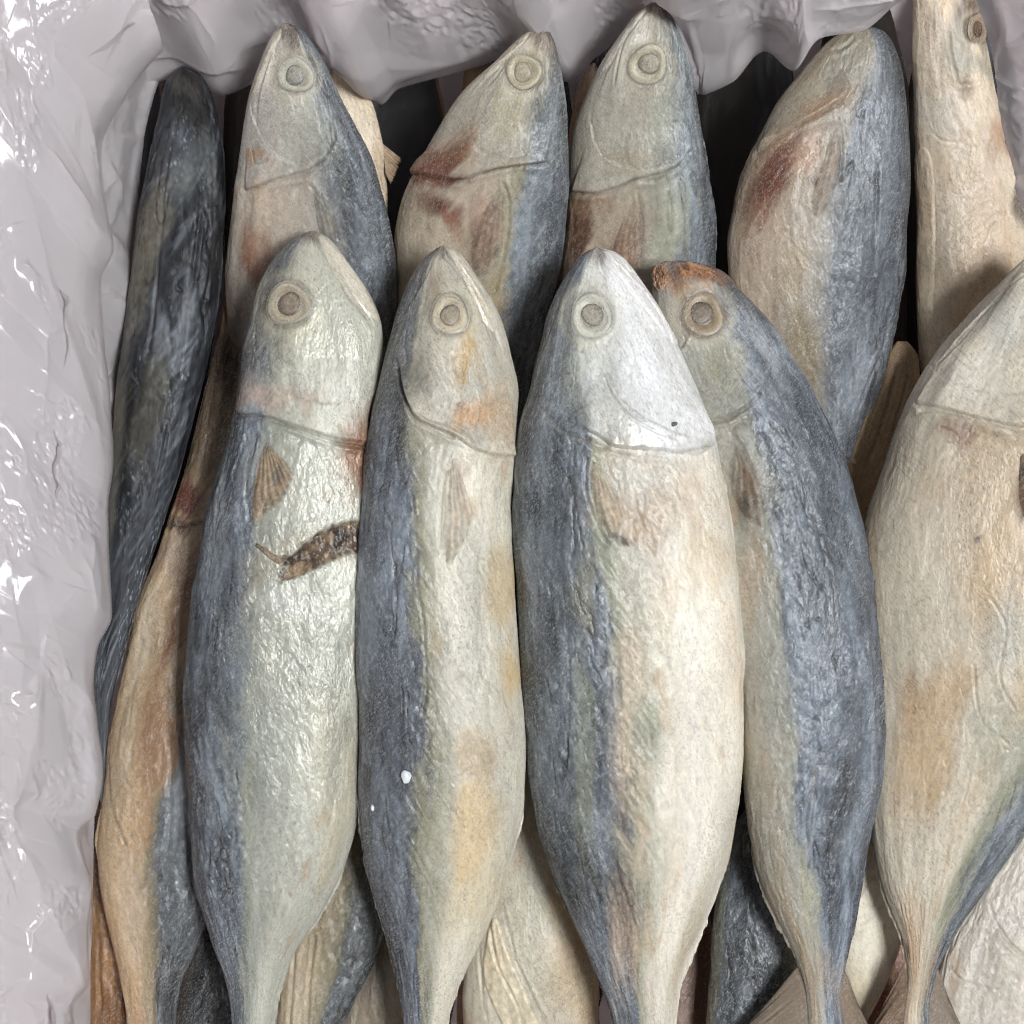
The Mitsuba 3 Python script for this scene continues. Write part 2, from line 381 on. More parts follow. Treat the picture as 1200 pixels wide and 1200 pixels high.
        for pts, wd, depth, dark in sp.get('grooves', []):
            pts = densify(pts, 24)
            q = polydist(x + 0.8 * mid, y + 1.2 * big, pts)
            wd = 0.8 * wd
            g = np.exp(-(q / wd) ** 2)
            depth = depth * (0.3 + 0.8 * sm(-1.2, 0.9, N.g(8, 7)))
            disp -= depth * g
            disp += 0.45 * depth * np.exp(-((q - 2.4 * wd) / (1.3 * wd)) ** 2)
            col = col + (lin((62, 48, 36)) - col) * w(0.85 * dark * g * (0.25 + 0.75 * sm(-0.8, 0.9, mid + 0.7 * big)))
        for pts, A_, reach, dark in sp.get('lips', []):
            q, sg = sdist(x + 0.6 * mid + 1.0 * big, y + 0.6 * mid, densify(pts, 24))
            up_ = sg > 0
            A_ = A_ * (0.35 + 0.75 * sm(-1.2, 0.8, N.g(9, 6)))
            disp += np.where(up_, A_ * np.exp(-q / reach) * sm(0, 1.2, q), -0.45 * A_ * np.exp(-q / 3.5))
            g = np.where(up_, 0.35 * np.exp(-q / 1.2), np.exp(-q / 2.6)) * (0.3 + 0.7 * sm(-0.9, 0.8, mid + big))
            col = col + (lin((70, 58, 46)) - col) * w(dark * g)
            col = col + (lin((222, 216, 200)) - col) * w(0.22 * dark * np.where(up_, np.exp(-((q - 3.5) / 2.2) ** 2), 0))
        if 'gill' in sp:
            q, sg = sdist(x + 1.2 * big, y + 1.2 * mid, densify(sp['gill'][0], 24))
            dn = (y - np.interp(x, *np.array(sorted(sp['gill'][0])).T)) > 0
            fold = np.where(dn, np.exp(-q / 15) * sm(2, 6, q), 0)
            disp += 1.5 * fold * np.cos(q / 3.6 + 1.2 * N.g(14, 9)) + 0.7 * fold * N.g(3, 6)
            lum *= 1 - 0.12 * fold * (0.5 + 0.5 * np.cos(q / 3.6 + 3.0))
        disp += hw * (0.08 * N.streak(4, 1.0, 0.25 * sp['side']) + 1.5 * N.g(14, 9) + 0.4 * np.abs(N.g(5, 4)) * cl1)
        for e in sp.get('eyes', []):
            ex, ey, er = e[:3]
            q = np.hypot(x - ex, y - ey) / er
            disp = disp * (1 - 0.8 * sm(1.6, 1.0, q)) - 1.3 * sm(1.15, 0.8, q) + 0.5 * np.exp(-((q - 1.25) / 0.2) ** 2)
            col = col + (lin(e[5] if len(e) > 5 else (120, 112, 92)) - col) * w(0.55 * np.exp(-((q - 1.12) / 0.12) ** 2))
            col = col + (lin((205, 196, 166)) - col) * w(0.3 * np.exp(-((q - 1.45) / 0.22) ** 2))
        for pts, dep in sp.get('dents', []):
            g = shapely.Polygon(pts)
            ii = shapely.contains_xy(g.buffer(2), x, y)
            dd_ = np.zeros_like(x)
            dd_[ii] = shapely.distance(shapely.points(x[ii], y[ii]), g.exterior)
            disp -= sm(0, 7, dd_) * (dep + 1.4 * N.g(3, 3) + 0.9 * N.g(1.3, 1.3))
            wc = lin((92, 74, 56)) + (lin((52, 40, 30)) - lin((92, 74, 56))) * w(sm(-0.6, 0.8, N.g(3.5, 3))) + (lin((168, 142, 108)) - lin((92, 74, 56))) * w(0.6 * sm(0.5, 1.6, N.g(2.5, 2.5)))
            col = col + (wc - col) * w(ii * sm(0, 5, dd_ + 1.5 * fin))
        edge = np.sqrt(np.clip(1 - f.t ** 2, 0, 1))[None]
        disp = disp * (0.35 + 0.65 * edge) * np.clip(f.W / 40, 0.15, 1)[:, None]
        disp[:3] *= 0.3
        col = col * 0.97
        grey_ = col.mean(-1, keepdims=True)
        col = grey_ + 0.95 * (col - grey_)
        f.col = np.clip(col * w(np.clip(lum, 0.3, 1.5)), 0.008, 0.92)
        n0 = grid_normals(f.X0)
        n0 *= np.where(n0[..., 2:].mean() < 0, -1, 1)
        for it in range(2):
            pass
        f.disp = disp
        f.X = f.X0 + n0 * (disp * S0)[..., None]
        f.n = grid_normals(f.X)
        f.n *= -1 if f.n[..., 2].mean() < 0 else 1
        f.n0 = n0

    def build(f):
        n, m = f.px.shape
        jb = np.unique(np.linspace(1, m - 2, 20).astype(int))
        ib = np.unique(np.r_[np.arange(0, n, 4), n - 1])
        top = f.X.reshape(-1, 3)
        idx = np.arange(n * m).reshape(n, m)
        F = [gridfaces(n, m)]
        # underside: coarse columns, full rows (shares the edge columns with the top)
        Xb = P(f.px[:, jb], f.py[:, jb], f.Zb[:, jb])
        off = n * m
        idb = off + np.arange(n * len(jb)).reshape(n, len(jb))
        full = np.hstack([idx[:, :1], idb, idx[:, -1:]])
        a, b_, c, d = full[:-1, :-1].ravel(), full[1:, :-1].ravel(), full[1:, 1:].ravel(), full[:-1, 1:].ravel()
        F += [np.stack([a, c, b_], 1), np.stack([a, d, c], 1)]
        for r in (0, n - 1):
            ring = np.r_[idx[r], full[r, ::-1][1:-1]]
            F.append(np.stack([np.full(len(ring) - 2, ring[0]), ring[1:-1], ring[2:]], 1)[:, ::(1 if r == 0 else -1)])
        V = np.vstack([top, Xb.reshape(-1, 3)])
        C = np.vstack([f.col.reshape(-1, 3), f.col[:, jb].reshape(-1, 3)])
        F = np.vstack(F)
        # faces turned outward
        tri = V[gridfaces(n, m)[n * m // 2]]
        if np.cross(tri[1] - tri[0], tri[2] - tri[0])[2] < 0:
            F = F[:, ::-1]
        rig(f.key + '__body', (V, F), f.sp.get('mat', 'fish_skin'), color=C, uv=V[:, :2] / 0.26)

    def at(f, x, y):
        q = (f.px - x) ** 2 + (f.py - y) ** 2
        return np.unravel_index(np.argmin(q), q.shape)

    def patch(f, part, pts, height, edge=5, front=None, tint=None, amt=0.0, rear=None, reach=40, mat='fish_skin', sink=0.35, rough=0.0, rays=None, raydepth=0.5, raydark=0.25, seed=0, fade=None, up=1):
        """a piece of skin lying on the body: fin, gill cover, jaw, flap"""
        pts = np.asarray(pts, float)
        for _ in range(2):
            nx_ = np.roll(pts, -1, 0)
            pts = np.stack([0.75 * pts + 0.25 * nx_, 0.25 * pts + 0.75 * nx_], 1).reshape(-1, 2)
        g = shapely.Polygon(pts).buffer(0)
        x, y = f.px, f.py
        ii = shapely.contains_xy(g, x, y)
        if ii.sum() < 12:
            return print('empty patch', f.key, part)
        i0, i1 = np.nonzero(ii.any(1))[0][[0, -1]]
        j0, j1 = np.nonzero(ii.any(0))[0][[0, -1]]
        sl = np.s_[max(i0 - 1, 0):i1 + 2, max(j0 - 1, 0):j1 + 2]
        def fineg(a):
            from scipy.ndimage import zoom
            return np.stack([zoom(a[..., k], up, order=1, grid_mode=False) for k in range(a.shape[-1])], -1) if a.ndim == 3 else zoom(a, up, order=1)
        X, nn, col, x, y, dp = (fineg(a[sl]) if up > 1 else a[sl] for a in (f.X, f.n0, f.col, x, y, f.disp))
        ii = shapely.contains_xy(g, x, y)
        d = np.zeros(x.shape)
        d[ii] = shapely.distance(shapely.points(x[ii], y[ii]), g.exterior if g.geom_type == 'Polygon' else g.boundary)
        N = Noise(x.shape, abs(hash_(f.key + part)) + seed)
        h = height * sm(0, edge, d)
        if rear is not None:
            h = h * np.exp(-polydist(x, y, rear) / reach) * sm(4, 46, polydist(x, y, front))
        h = h - sink
        lum = 1 + 0.06 * N.g(1, 1)
        if rays:
            an = np.arctan2(y - rays[1], x - rays[0]) + 0.015 * N.g(6, 6)
            rr = np.hypot(x - rays[0], y - rays[1])
            wave = np.cos(an * rays[2] + 1.1 * N.g(9, 9))
            h = h + raydepth * wave * sm(6, 25, rr) * sm(0, 3, d)
            lum = lum * (1 - raydark * (0.5 - 0.5 * wave)) * (1 + 0.08 * N.g(1, 1))
        if rough:
            h = h + rough * (0.9 * N.g(3, 3) + 0.8 * N.g(1.1, 1.1)) * sm(0, 4, d)
        a = amt * (sm(0, fade, d) if fade else 1)
        if tint is not None:
            tints = np.atleast_2d([lin(c) for c in tint]) if np.ndim(tint) == 2 else lin(tint)[None]
            tc = tints[0] + np.zeros(x.shape + (3,))
            for q in tints[1:]:
                tc = tc + (q - tc) * sm(-0.4, 1.0, N.g(5, 4))[..., None]
            col = col + (tc - col) * (a * np.ones(x.shape))[..., None]
        X = X + nn * (h * S0)[..., None]
        keep = ii[:-1, :-1] & ii[1:, :-1] & ii[1:, 1:] & ii[:-1, 1:]
        F = gridfaces(*x.shape).reshape(2, -1, 3)[:, keep.ravel()].reshape(-1, 3)
        used, inv = np.unique(F, return_inverse=True)
        V, F = X.reshape(-1, 3)[used], inv.reshape(-1, 3)
        t = V[F]
        if np.cross(t[:, 1] - t[:, 0], t[:, 2] - t[:, 0])[:, 2].mean() < 0:
            F = F[:, ::-1]
        C = np.clip((col * np.clip(lum, 0.3, 1.5)[..., None]).reshape(-1, 3)[used], 0.006, 0.93)
        rig(fresh(f.key + '__' + part), (V, F), mat, color=C, uv=V[:, :2] / 0.26)

    def eye(f, x, y, r, ring=(200, 182, 148), pupil=(118, 106, 92), *_):
        i, j = f.at(x, y)
        c, n = f.X0[i, j], f.n0[max(i - 6, 0):i + 7, max(j - 6, 0):j + 7].mean((0, 1))
        n = n / np.linalg.norm(n)
        u = np.cross([0, 1, 0], n); u /= np.linalg.norm(u)
        v = np.cross(n, u)
        R = r * S0 * (1 - c[2] / H)
        rg = np.random.default_rng(abs(hash_(f.key)) + 3)
        loc = np.median(f.col[max(i - 26, 0):i + 27, max(j - 14, 0):j + 15].reshape(-1, 3), 0)
        loc = tuple(int(255 * (12.92 * v if v < 0.0031 else 1.055 * v ** (1 / 2.4) - 0.055)) for v in loc)
        mixc = lambda a, b, k: tuple(int(u * (1 - k) + v * k) for u, v in zip(a, b))
        ring, pupil = mixc(ring, loc, 0.5), mixc(pupil, loc, 0.15)

        a0, skew = rg.random() * 6.28, R * 0.09 * (rg.random(2) - 0.5) * 2

        def disc(key, rad, hgt, colr, q0):
            shift = (skew[0] * u + skew[1] * v) if key.endswith('pupil') else 0 * u
            q = np.linspace(q0, 1, len(rad) if False else 22)[:, None]
            a = np.linspace(0, 2 * np.pi, 64, endpoint=False)[None]
            wob = 1 + 0.06 * np.sin(2 * a + rg.random() * 6) + 0.045 * np.sin(3 * a + rg.random() * 6)
            rr = np.interp(q, *np.array(rad).T) * wob
            hh = np.interp(q, *np.array(hgt).T) * np.ones_like(a)
            V = c + shift + R * (rr * np.cos(a))[..., None] * u + R * 1.06 * (rr * np.sin(a))[..., None] * v + (R * hh)[..., None] * n
            nz = gaussian_filter(rg.standard_normal((22, 64)), (1.2, 3), mode='wrap') * 4
            cl = np.stack([np.interp(q, [p[0] for p in colr], [lin(p[1])[k] for p in colr]) * np.ones_like(a) for k in range(3)], -1)
            cl = np.clip(cl * (1 + 0.2 * nz + 0.07 * rg.standard_normal((22, 64)) + 0.13 * np.cos(a - a0) * q)[..., None], 0.005, 0.9)
            V2 = np.concatenate([V, V[:, :1]], 1)
            i_, j_ = np.meshgrid(np.arange(21), np.arange(64), indexing='ij')
            k = (j_ + 1) % 64
            A, B, C, D = i_ * 64 + j_, (i_ + 1) * 64 + j_, (i_ + 1) * 64 + k, i_ * 64 + k
            F = np.vstack([np.stack([A, B, C], -1).reshape(-1, 3), np.stack([A, C, D], -1).reshape(-1, 3)])
            V, cl = V.reshape(-1, 3), cl.reshape(-1, 3)
            rig(fresh(key), (V, F), 'eye_skin', color=cl, uv=V[:, :2] / 0.26)

        dk = tuple(int(0.72 * a) for a in pupil)
        disc(f.key + '__eye', [(0, 0.45), (1, 1.10)], [(0, -0.06), (0.2, -0.03), (0.5, 0.03), (0.75, 0.02), (1, -0.06)],
             [(0, dk), (0.12, mixc(ring, pupil, 0.45)), (0.32, ring), (0.55, mixc(ring, loc, 0.25)), (0.74, mixc(ring, loc, 0.7)), (0.88, mixc(loc, (86, 74, 54), 0.35)), (1, loc)], 0)
        disc(f.key + '__eye__pupil', [(0, 0.0), (1, 0.60)], [(0, 0.03), (0.5, 0.022), (0.8, 0.0), (1, -0.05)],
             [(0, mixc(pupil, ring, 0.3)), (0.4, mixc(pupil, ring, 0.1)), (0.7, pupil), (0.86, dk), (1, mixc(pupil, ring, 0.45))], 0)

    def fringe(f, part, side, y0, y1, width, colr, seed=0, tooth=9, rake=0.5, thick=1.6):
        """a torn fin along an edge: a thin ragged strip"""
        j = 0 if side == 'l' else -1
        i = np.nonzero((f.py[:, j] >= y0) & (f.py[:, j] <= y1))[0]
        if len(i) < 5:
            return print('no fringe', f.key, part)
        i = np.arange(i[0], i[-1] + 1)
        base = np.stack([f.px[i, j], f.py[i, j]], -1)
        inn = np.stack([f.px[i, len(f.t) // 2], f.py[i, len(f.t) // 2]], -1)
        out = base - inn
        out /= np.linalg.norm(out, axis=1, keepdims=True) + 1e-9
        tan = np.gradient(base, axis=0); tan /= np.linalg.norm(tan, axis=1, keepdims=True)
        r = np.random.default_rng(seed + abs(hash_(f.key + part)))
        arc = np.r_[0, np.cumsum(np.hypot(*np.diff(base, axis=0).T))]
        env = np.sqrt(np.clip(np.minimum(arc, arc[-1] - arc) / 25, 0, 1))
        slow = gaussian_filter(r.standard_normal(len(arc)), 9); slow /= slow.std() + 1e-9
        quick = gaussian_filter(r.standard_normal(len(arc)), 0.9); quick /= quick.std() + 1e-9
        teeth, p_ = np.zeros(len(arc)), 0.0
        while p_ < arc[-1]:
            ln_, hh_ = tooth * (0.4 + 1.6 * r.random() ** 1.5), r.random() ** 2.2
            u_ = (arc - p_) / ln_
            teeth = np.maximum(teeth, hh_ * np.where((u_ > 0) & (u_ < 1.15), np.clip(u_, 0, 1) ** 1.3 * np.clip((1.15 - u_) / 0.15, 0, 1), 0))
            p_ += ln_ * (0.5 + 0.9 * r.random())
        ph = arc / 17 + 2 * r.random()
        wid = 0.75 * width * env * np.clip(0.22 + 0.20 * slow + 0.06 * quick + 0.4 * teeth, 0.02, 1.1)
        wid = np.maximum(wid, 0.5)
        q = np.linspace(0, 1, 6)
        z0 = f.X[i, j, 2]
        rows = []
        for sgn in (1, -1):
            xy = base[:, None] - out[:, None] * 5 + (out[:, None] + (rake + 0.5) * tan[:, None]) * (q[None, :, None] * (wid[:, None, None] + 5))
            zz = z0[:, None] + sgn * thick * S0 * (1 - 0.85 * q)[None] * 0.5 + S0 * 1.2 * np.sin(ph * 6.28)[:, None] * q[None] - q[None] * width * 0.25 * S0
            rows.append(P(xy[..., 0], xy[..., 1], zz))
        V = np.concatenate([rows[0], rows[1][:, ::-1], rows[0][:, :1]], 1)
        n, m = V.shape[:2]
        cbase = f.col[i, j][:, None]
        c = cbase + 0.6 * (lin(colr) * 0.8 - cbase) * np.concatenate([q, q[::-1], q[:1]])[None, :, None] ** 0.5
        c = c * (0.8 + 0.35 * r.random((n, 1, 1))) * (1 + 0.08 * r.standard_normal((n, m, 1)))
        V = V.reshape(-1, 3)
        rig(fresh(f.key + '__' + part), (V, gridfaces(n, m)), 'fin_skin', color=np.clip(c.reshape(-1, 3), 0.005, 0.9), uv=V[:, :2] / 0.26)

    def fan(f, part, root, tips, z, colr, rays=40, seed=0, thick=1.5):
        """a fin spread from a short root line to a ragged tip line (pixels), e.g. a tail lobe"""
        n, m = 40, 90
        r = np.random.default_rng(seed + abs(hash_(f.key + part)))
        a, b = densify(root, m) if len(root) > 2 else np.linspace(root[0], root[1], m), densify(tips, m)
        rag = 1 + 0.05 * gaussian_filter(r.standard_normal(m), 1.2) * 2
        q = np.linspace(0, 1, n)[:, None]
        xy = a[None] + (b - a)[None] * (q * rag[None])[..., None]
        ray = np.cos(np.linspace(0, rays * 2 * np.pi, m))[None] * sm(0, 0.2, q)
        zz = z[0] + (z[1] - z[0]) * q + S0 * (0.5 * ray) + S0 * 3 * gaussian_filter(r.standard_normal((n, m)), (9, 9)) * 6
        Vt, Vb = P(xy[..., 0], xy[..., 1], zz), P(xy[..., 0], xy[..., 1], zz - thick * S0)
        V = np.concatenate([Vt, Vb[:, ::-1], Vt[:, :1]], 1)
        c = lin(colr) * (0.85 + 0.25 * ray[..., None]) * (1 + 0.12 * gaussian_filter(r.standard_normal((n, m)), (10, 1.0))[..., None] * 4)
        c = np.concatenate([c, c[:, ::-1], c[:, :1]], 1)
        k = V.shape[1]
        V = V.reshape(-1, 3)
        rig(fresh(f.key + '__' + part), (V, gridfaces(n, k)), 'fin_skin', color=np.clip(c.reshape(-1, 3), 0.005, 0.9), uv=V[:, :2] / 0.26)


def hash_(t):
    h = 7
    for ch in t:
        h = (h * 131 + ord(ch)) % 1000003
    return h


def fresh(key):
    if key not in scene:
        return key
    i = 1
    while f'{key}_{i:03d}' in scene:
        i += 1
    return f'{key}_{i:03d}'


COUNT = [0]
FISHES = []


def mackerel(label, sp, group=None):
    n = COUNT[0]; COUNT[0] += 1
    key = 'mackerel' + (f'_{n:03d}' if n else '')
    f = Fish(key, sp, 100 + n * 17)
    f.build()
    FISHES.append(f)
    labels[key] = dict(label=label, category='fish', **({'group': group} if group else {}))
    for e in sp.get('eyes', []):
        f.eye(*e)
    if 'gill' in sp:
        rear, front = sp['gill'][:2]
        rr = densify(rear, 30)
        f.patch('gill_cover', list(map(tuple, rr)) + list(map(tuple, densify(front, 20)[::-1])), sp.get('gillh', 7.0), 5, front=densify(front, 20), rear=rr, reach=sp.get('gillreach', 42), **(sp['gill'][2] if len(sp['gill']) > 2 else {}))
    for a in sp.get('patches', []):
        f.patch(*a[:-1], **a[-1])
    for a in sp.get('fringes', []):
        f.fringe(*a)
    for a in sp.get('fans', []):
        f.fan(*a)
    return f


# --- front row, lying on top --------------------------------------------------
ZF = [(0, 0.010), (0.15, 0.006), (0.5, 0.0), (0.85, -0.006), (1, -0.010)]
PECT = dict(tint=[(150, 124, 92), (104, 90, 72)], amt=0.85, fade=7, raydark=0.4, mat='fin_skin', sink=0.2)

mackerel('salted mackerel with a torn brown wound in its silvery flank', dict(
    L=[(366, 270), (348, 277), (322, 302), (300, 342), (287, 385), (278, 440), (268, 505), (250, 565), (235, 630), (222, 700), (215, 780), (214, 860), (217, 950), (228, 1030), (248, 1100), (266, 1160), (272, 1215), (270, 1290)],
    R=[(368, 270), (384, 277), (412, 312), (436, 352), (450, 398), (450, 450), (444, 510), (440, 570), (438, 640), (438, 720), (437, 800), (432, 880), (420, 960), (402, 1020), (372, 1075), (342, 1120), (324, 1180), (318, 1230), (314, 1290)],
    z=[(0, 0.006), (0.2, 0.003), (0.5, -0.003), (1, -0.012)], k=0.56, n=2.3, side=-1, b=[(0, 0.55), (0.2, 0.5), (0.32, 0.34), (0.6, 0.32), (1, 0.36)], wrink=0.9, soft=0.2, mat='satin_skin',
    pal=dict(back=(111, 120, 129), back2=(68, 73, 80), mid=(150, 154, 144), belly=(196, 196, 180), belly2=(190, 182, 156), headc=(204, 202, 184), headd=(150, 150, 136), line=(160, 162, 142)),
    head=[(250, 480), (300, 490), (340, 500), (380, 512), (440, 520)],
    stains_and_light=[(350, 650, 70, 30, (176, 160, 128), 0.5, -18), (424, 530, 30, 56, (150, 98, 60), 1.0), (320, 470, 60, 18, (196, 158, 132), 0.55), (300, 455, 30, 20, (200, 180, 160), 0.4), (340, 395, 50, 40, (196, 190, 150), 0.4), (330, 700, 40, 22, (214, 214, 200), 0.4), (400, 830, 26, 120, (128, 130, 116), 0.6), (330, 560, 40, 60, (190, 186, 160), 0.4), (255, 600, 10, 90, (128, 136, 136), 0.4)],
    grooves=[([(275, 488), (310, 492), (345, 503), (390, 518), (430, 524)], 2.2, 3.0, 0.55), ([(364, 278), (380, 300), (402, 338), (428, 372)], 1.6, 1.6, 0.45), ([(300, 512), (290, 560), (292, 610)], 2.5, 2.0, 0.25), ([(315, 405), (300, 430), (290, 470)], 2.2, 1.2, 0.1)],
    lips=[([(300, 392), (310, 432), (340, 462), (392, 474), (432, 462)], 2.0, 14, 0.25), ([(436, 378), (414, 348), (392, 312), (372, 280)], 2.4, 9, 0.4), ([(306, 350), (316, 318), (340, 288)], 1.6, 8, 0.25)],
    eyes=[(338, 356, 25, (196, 170, 140), (124, 108, 92))],
    gill=([(275, 486), (310, 490), (345, 500), (390, 515), (432, 521)], [(290, 410), (340, 402), (400, 396), (444, 398)]),
    dents=[([(300, 638), (322, 656), (345, 645), (372, 622), (400, 611), (440, 602), (440, 648), (408, 652), (380, 664), (345, 680), (326, 682), (334, 664)], 4.0)],
    patches=[('lower_jaw', [(370, 272), (386, 281), (414, 315), (436, 351), (449, 382), (430, 372), (404, 340), (382, 304)], 2.2, 4, dict(tint=(226, 216, 196), amt=0.7, mat='silver_skin')),
             ('pectoral_fin', [(311, 512), (322, 524), (344, 548), (346, 560), (334, 588), (316, 601), (297, 622), (292, 605), (293, 575), (300, 540)], 3.4, 10, dict(rays=(311, 505, 60), **PECT)),
             ('torn_skin', [(296, 636), (312, 640), (324, 652), (340, 648), (330, 664), (316, 656)], 2.2, 2, dict(tint=[(132, 112, 86), (96, 78, 58)], amt=0.9, rough=0.6, mat='dry_skin', up=2)),
             ('torn_skin', [(326, 682), (338, 662), (352, 656), (372, 660), (356, 674)], 2.4, 2, dict(tint=[(150, 128, 100), (110, 88, 64)], amt=0.9, rough=0.6, mat='dry_skin', up=2)),
             ('torn_skin', [(352, 642), (366, 626), (384, 616), (398, 622), (380, 636), (366, 648)], -0.5, 2, dict(tint=[(120, 98, 72), (70, 54, 40)], amt=0.9, rough=0.8, mat='dry_skin', up=2))],
    fringes=[('anal_fin', 'r', 1010, 1230, 9, (196, 192, 176)), ('dorsal_fin', 'l', 820, 1190, 5, (92, 98, 104))]))

mackerel('slim salted mackerel turned to show its blue grey back, second in the front row', dict(
    L=[(517, 288), (500, 300), (480, 328), (462, 366), (447, 415), (433, 480), (422, 560), (416, 650), (415, 740), (417, 830), (417, 920), (425, 1000), (440, 1065), (456, 1125), (468, 1180), (474, 1230), (480, 1290)],
    R=[(520, 288), (536, 293), (560, 325), (580, 362), (597, 408), (607, 455), (606, 520), (602, 590), (602, 650), (606, 720), (611, 800), (615, 880), (614, 940), (603, 1005), (584, 1060), (560, 1110), (537, 1160), (526, 1210), (520, 1290)],
    z=[(0, 0.012), (0.2, 0.008), (0.5, 0.003), (1, -0.010)], k=0.8, n=2.1, side=-1, b=[(0, 0.5), (0.18, 0.4), (0.35, 0.14), (0.6, 0.08), (1, 0.08)], soft=0.12, lineamt=0.6,
    pal=dict(back=(120, 129, 140), back2=(71, 76, 84), mid=(168, 168, 152), belly=(220, 214, 194), belly2=(216, 184, 130), headc=(196, 190, 172), headd=(118, 116, 108), line=(140, 136, 104)),
    head=[(420, 470), (470, 500), (500, 505), (540, 520), (610, 535)],
    stains_and_light=[(548, 425, 22, 40, (190, 150, 78), 1.0, 15), (548, 490, 34, 24, (206, 144, 78), 1.0), (540, 478, 7, 9, (146, 92, 42), 0.9), (585, 500, 24, 50, (200, 160, 110), 0.7), (540, 555, 26, 30, (196, 160, 140), 0.5), (585, 690, 22, 50, (216, 182, 120), 0.75), (596, 790, 16, 40, (214, 176, 100), 0.8), (550, 875, 22, 30, (196, 164, 116), 0.75), (555, 1060, 36, 70, (206, 182, 128), 0.6, 25), (500, 890, 12, 80, (128, 118, 84), 0.5), (490, 440, 26, 34, (112, 108, 92), 0.6), (545, 1130, 30, 40, (214, 206, 186), 0.5), (505, 330, 18, 30, (160, 130, 96), 0.6)],
    grooves=[([(466, 420), (474, 458), (488, 490), (510, 502), (530, 512)], 2.4, 3.0, 0.6), ([(530, 500), (548, 512), (562, 530), (604, 536)], 2.0, 2.6, 0.4), ([(518, 300), (545, 335), (566, 372), (578, 400)], 1.6, 1.6, 0.4), ([(528, 530), (519, 570), (516, 640)], 2.0, 1.6, 0.35), ([(478, 560), (486, 620), (492, 700), (498, 800), (490, 900)], 2.0, 1.2, 0.25)],
    lips=[([(474, 392), (476, 440), (488, 482), (520, 498)], 2.4, 12, 0.35), ([(586, 398), (572, 362), (552, 328), (528, 300)], 2.6, 9, 0.4), ([(450, 432), (472, 368), (506, 310)], 1.8, 6, 0.45), ([(500, 420), (520, 440), (526, 470)], 1.6, 9, 0.25)],
    eyes=[(527, 369, 22, (196, 174, 136), (150, 138, 118))],
    gill=([(466, 425), (474, 460), (490, 492), (528, 510), (560, 530), (605, 536)], [(480, 410), (520, 412), (560, 420), (602, 430)]),
    patches=[('lower_jaw', [(522, 289), (536, 294), (558, 326), (578, 364), (586, 392), (572, 384), (552, 344), (534, 312)], 2.4, 4, dict(tint=(232, 222, 202), amt=0.8, mat='silver_skin')),
             ('pectoral_fin', [(529, 530), (540, 544), (548, 575), (556, 600), (552, 622), (536, 655), (522, 668), (517, 640), (519, 580)], 3.4, 10, dict(rays=(531, 520, 70), tint=[(190, 160, 132), (150, 132, 112)], amt=0.48, fade=14, mat='fin_skin', sink=0.2)),],
    fringes=[('dorsal_fin', 'l', 880, 1190, 6, (180, 172, 154)), ('anal_fin', 'r', 940, 1230, 7, (212, 206, 188))]))

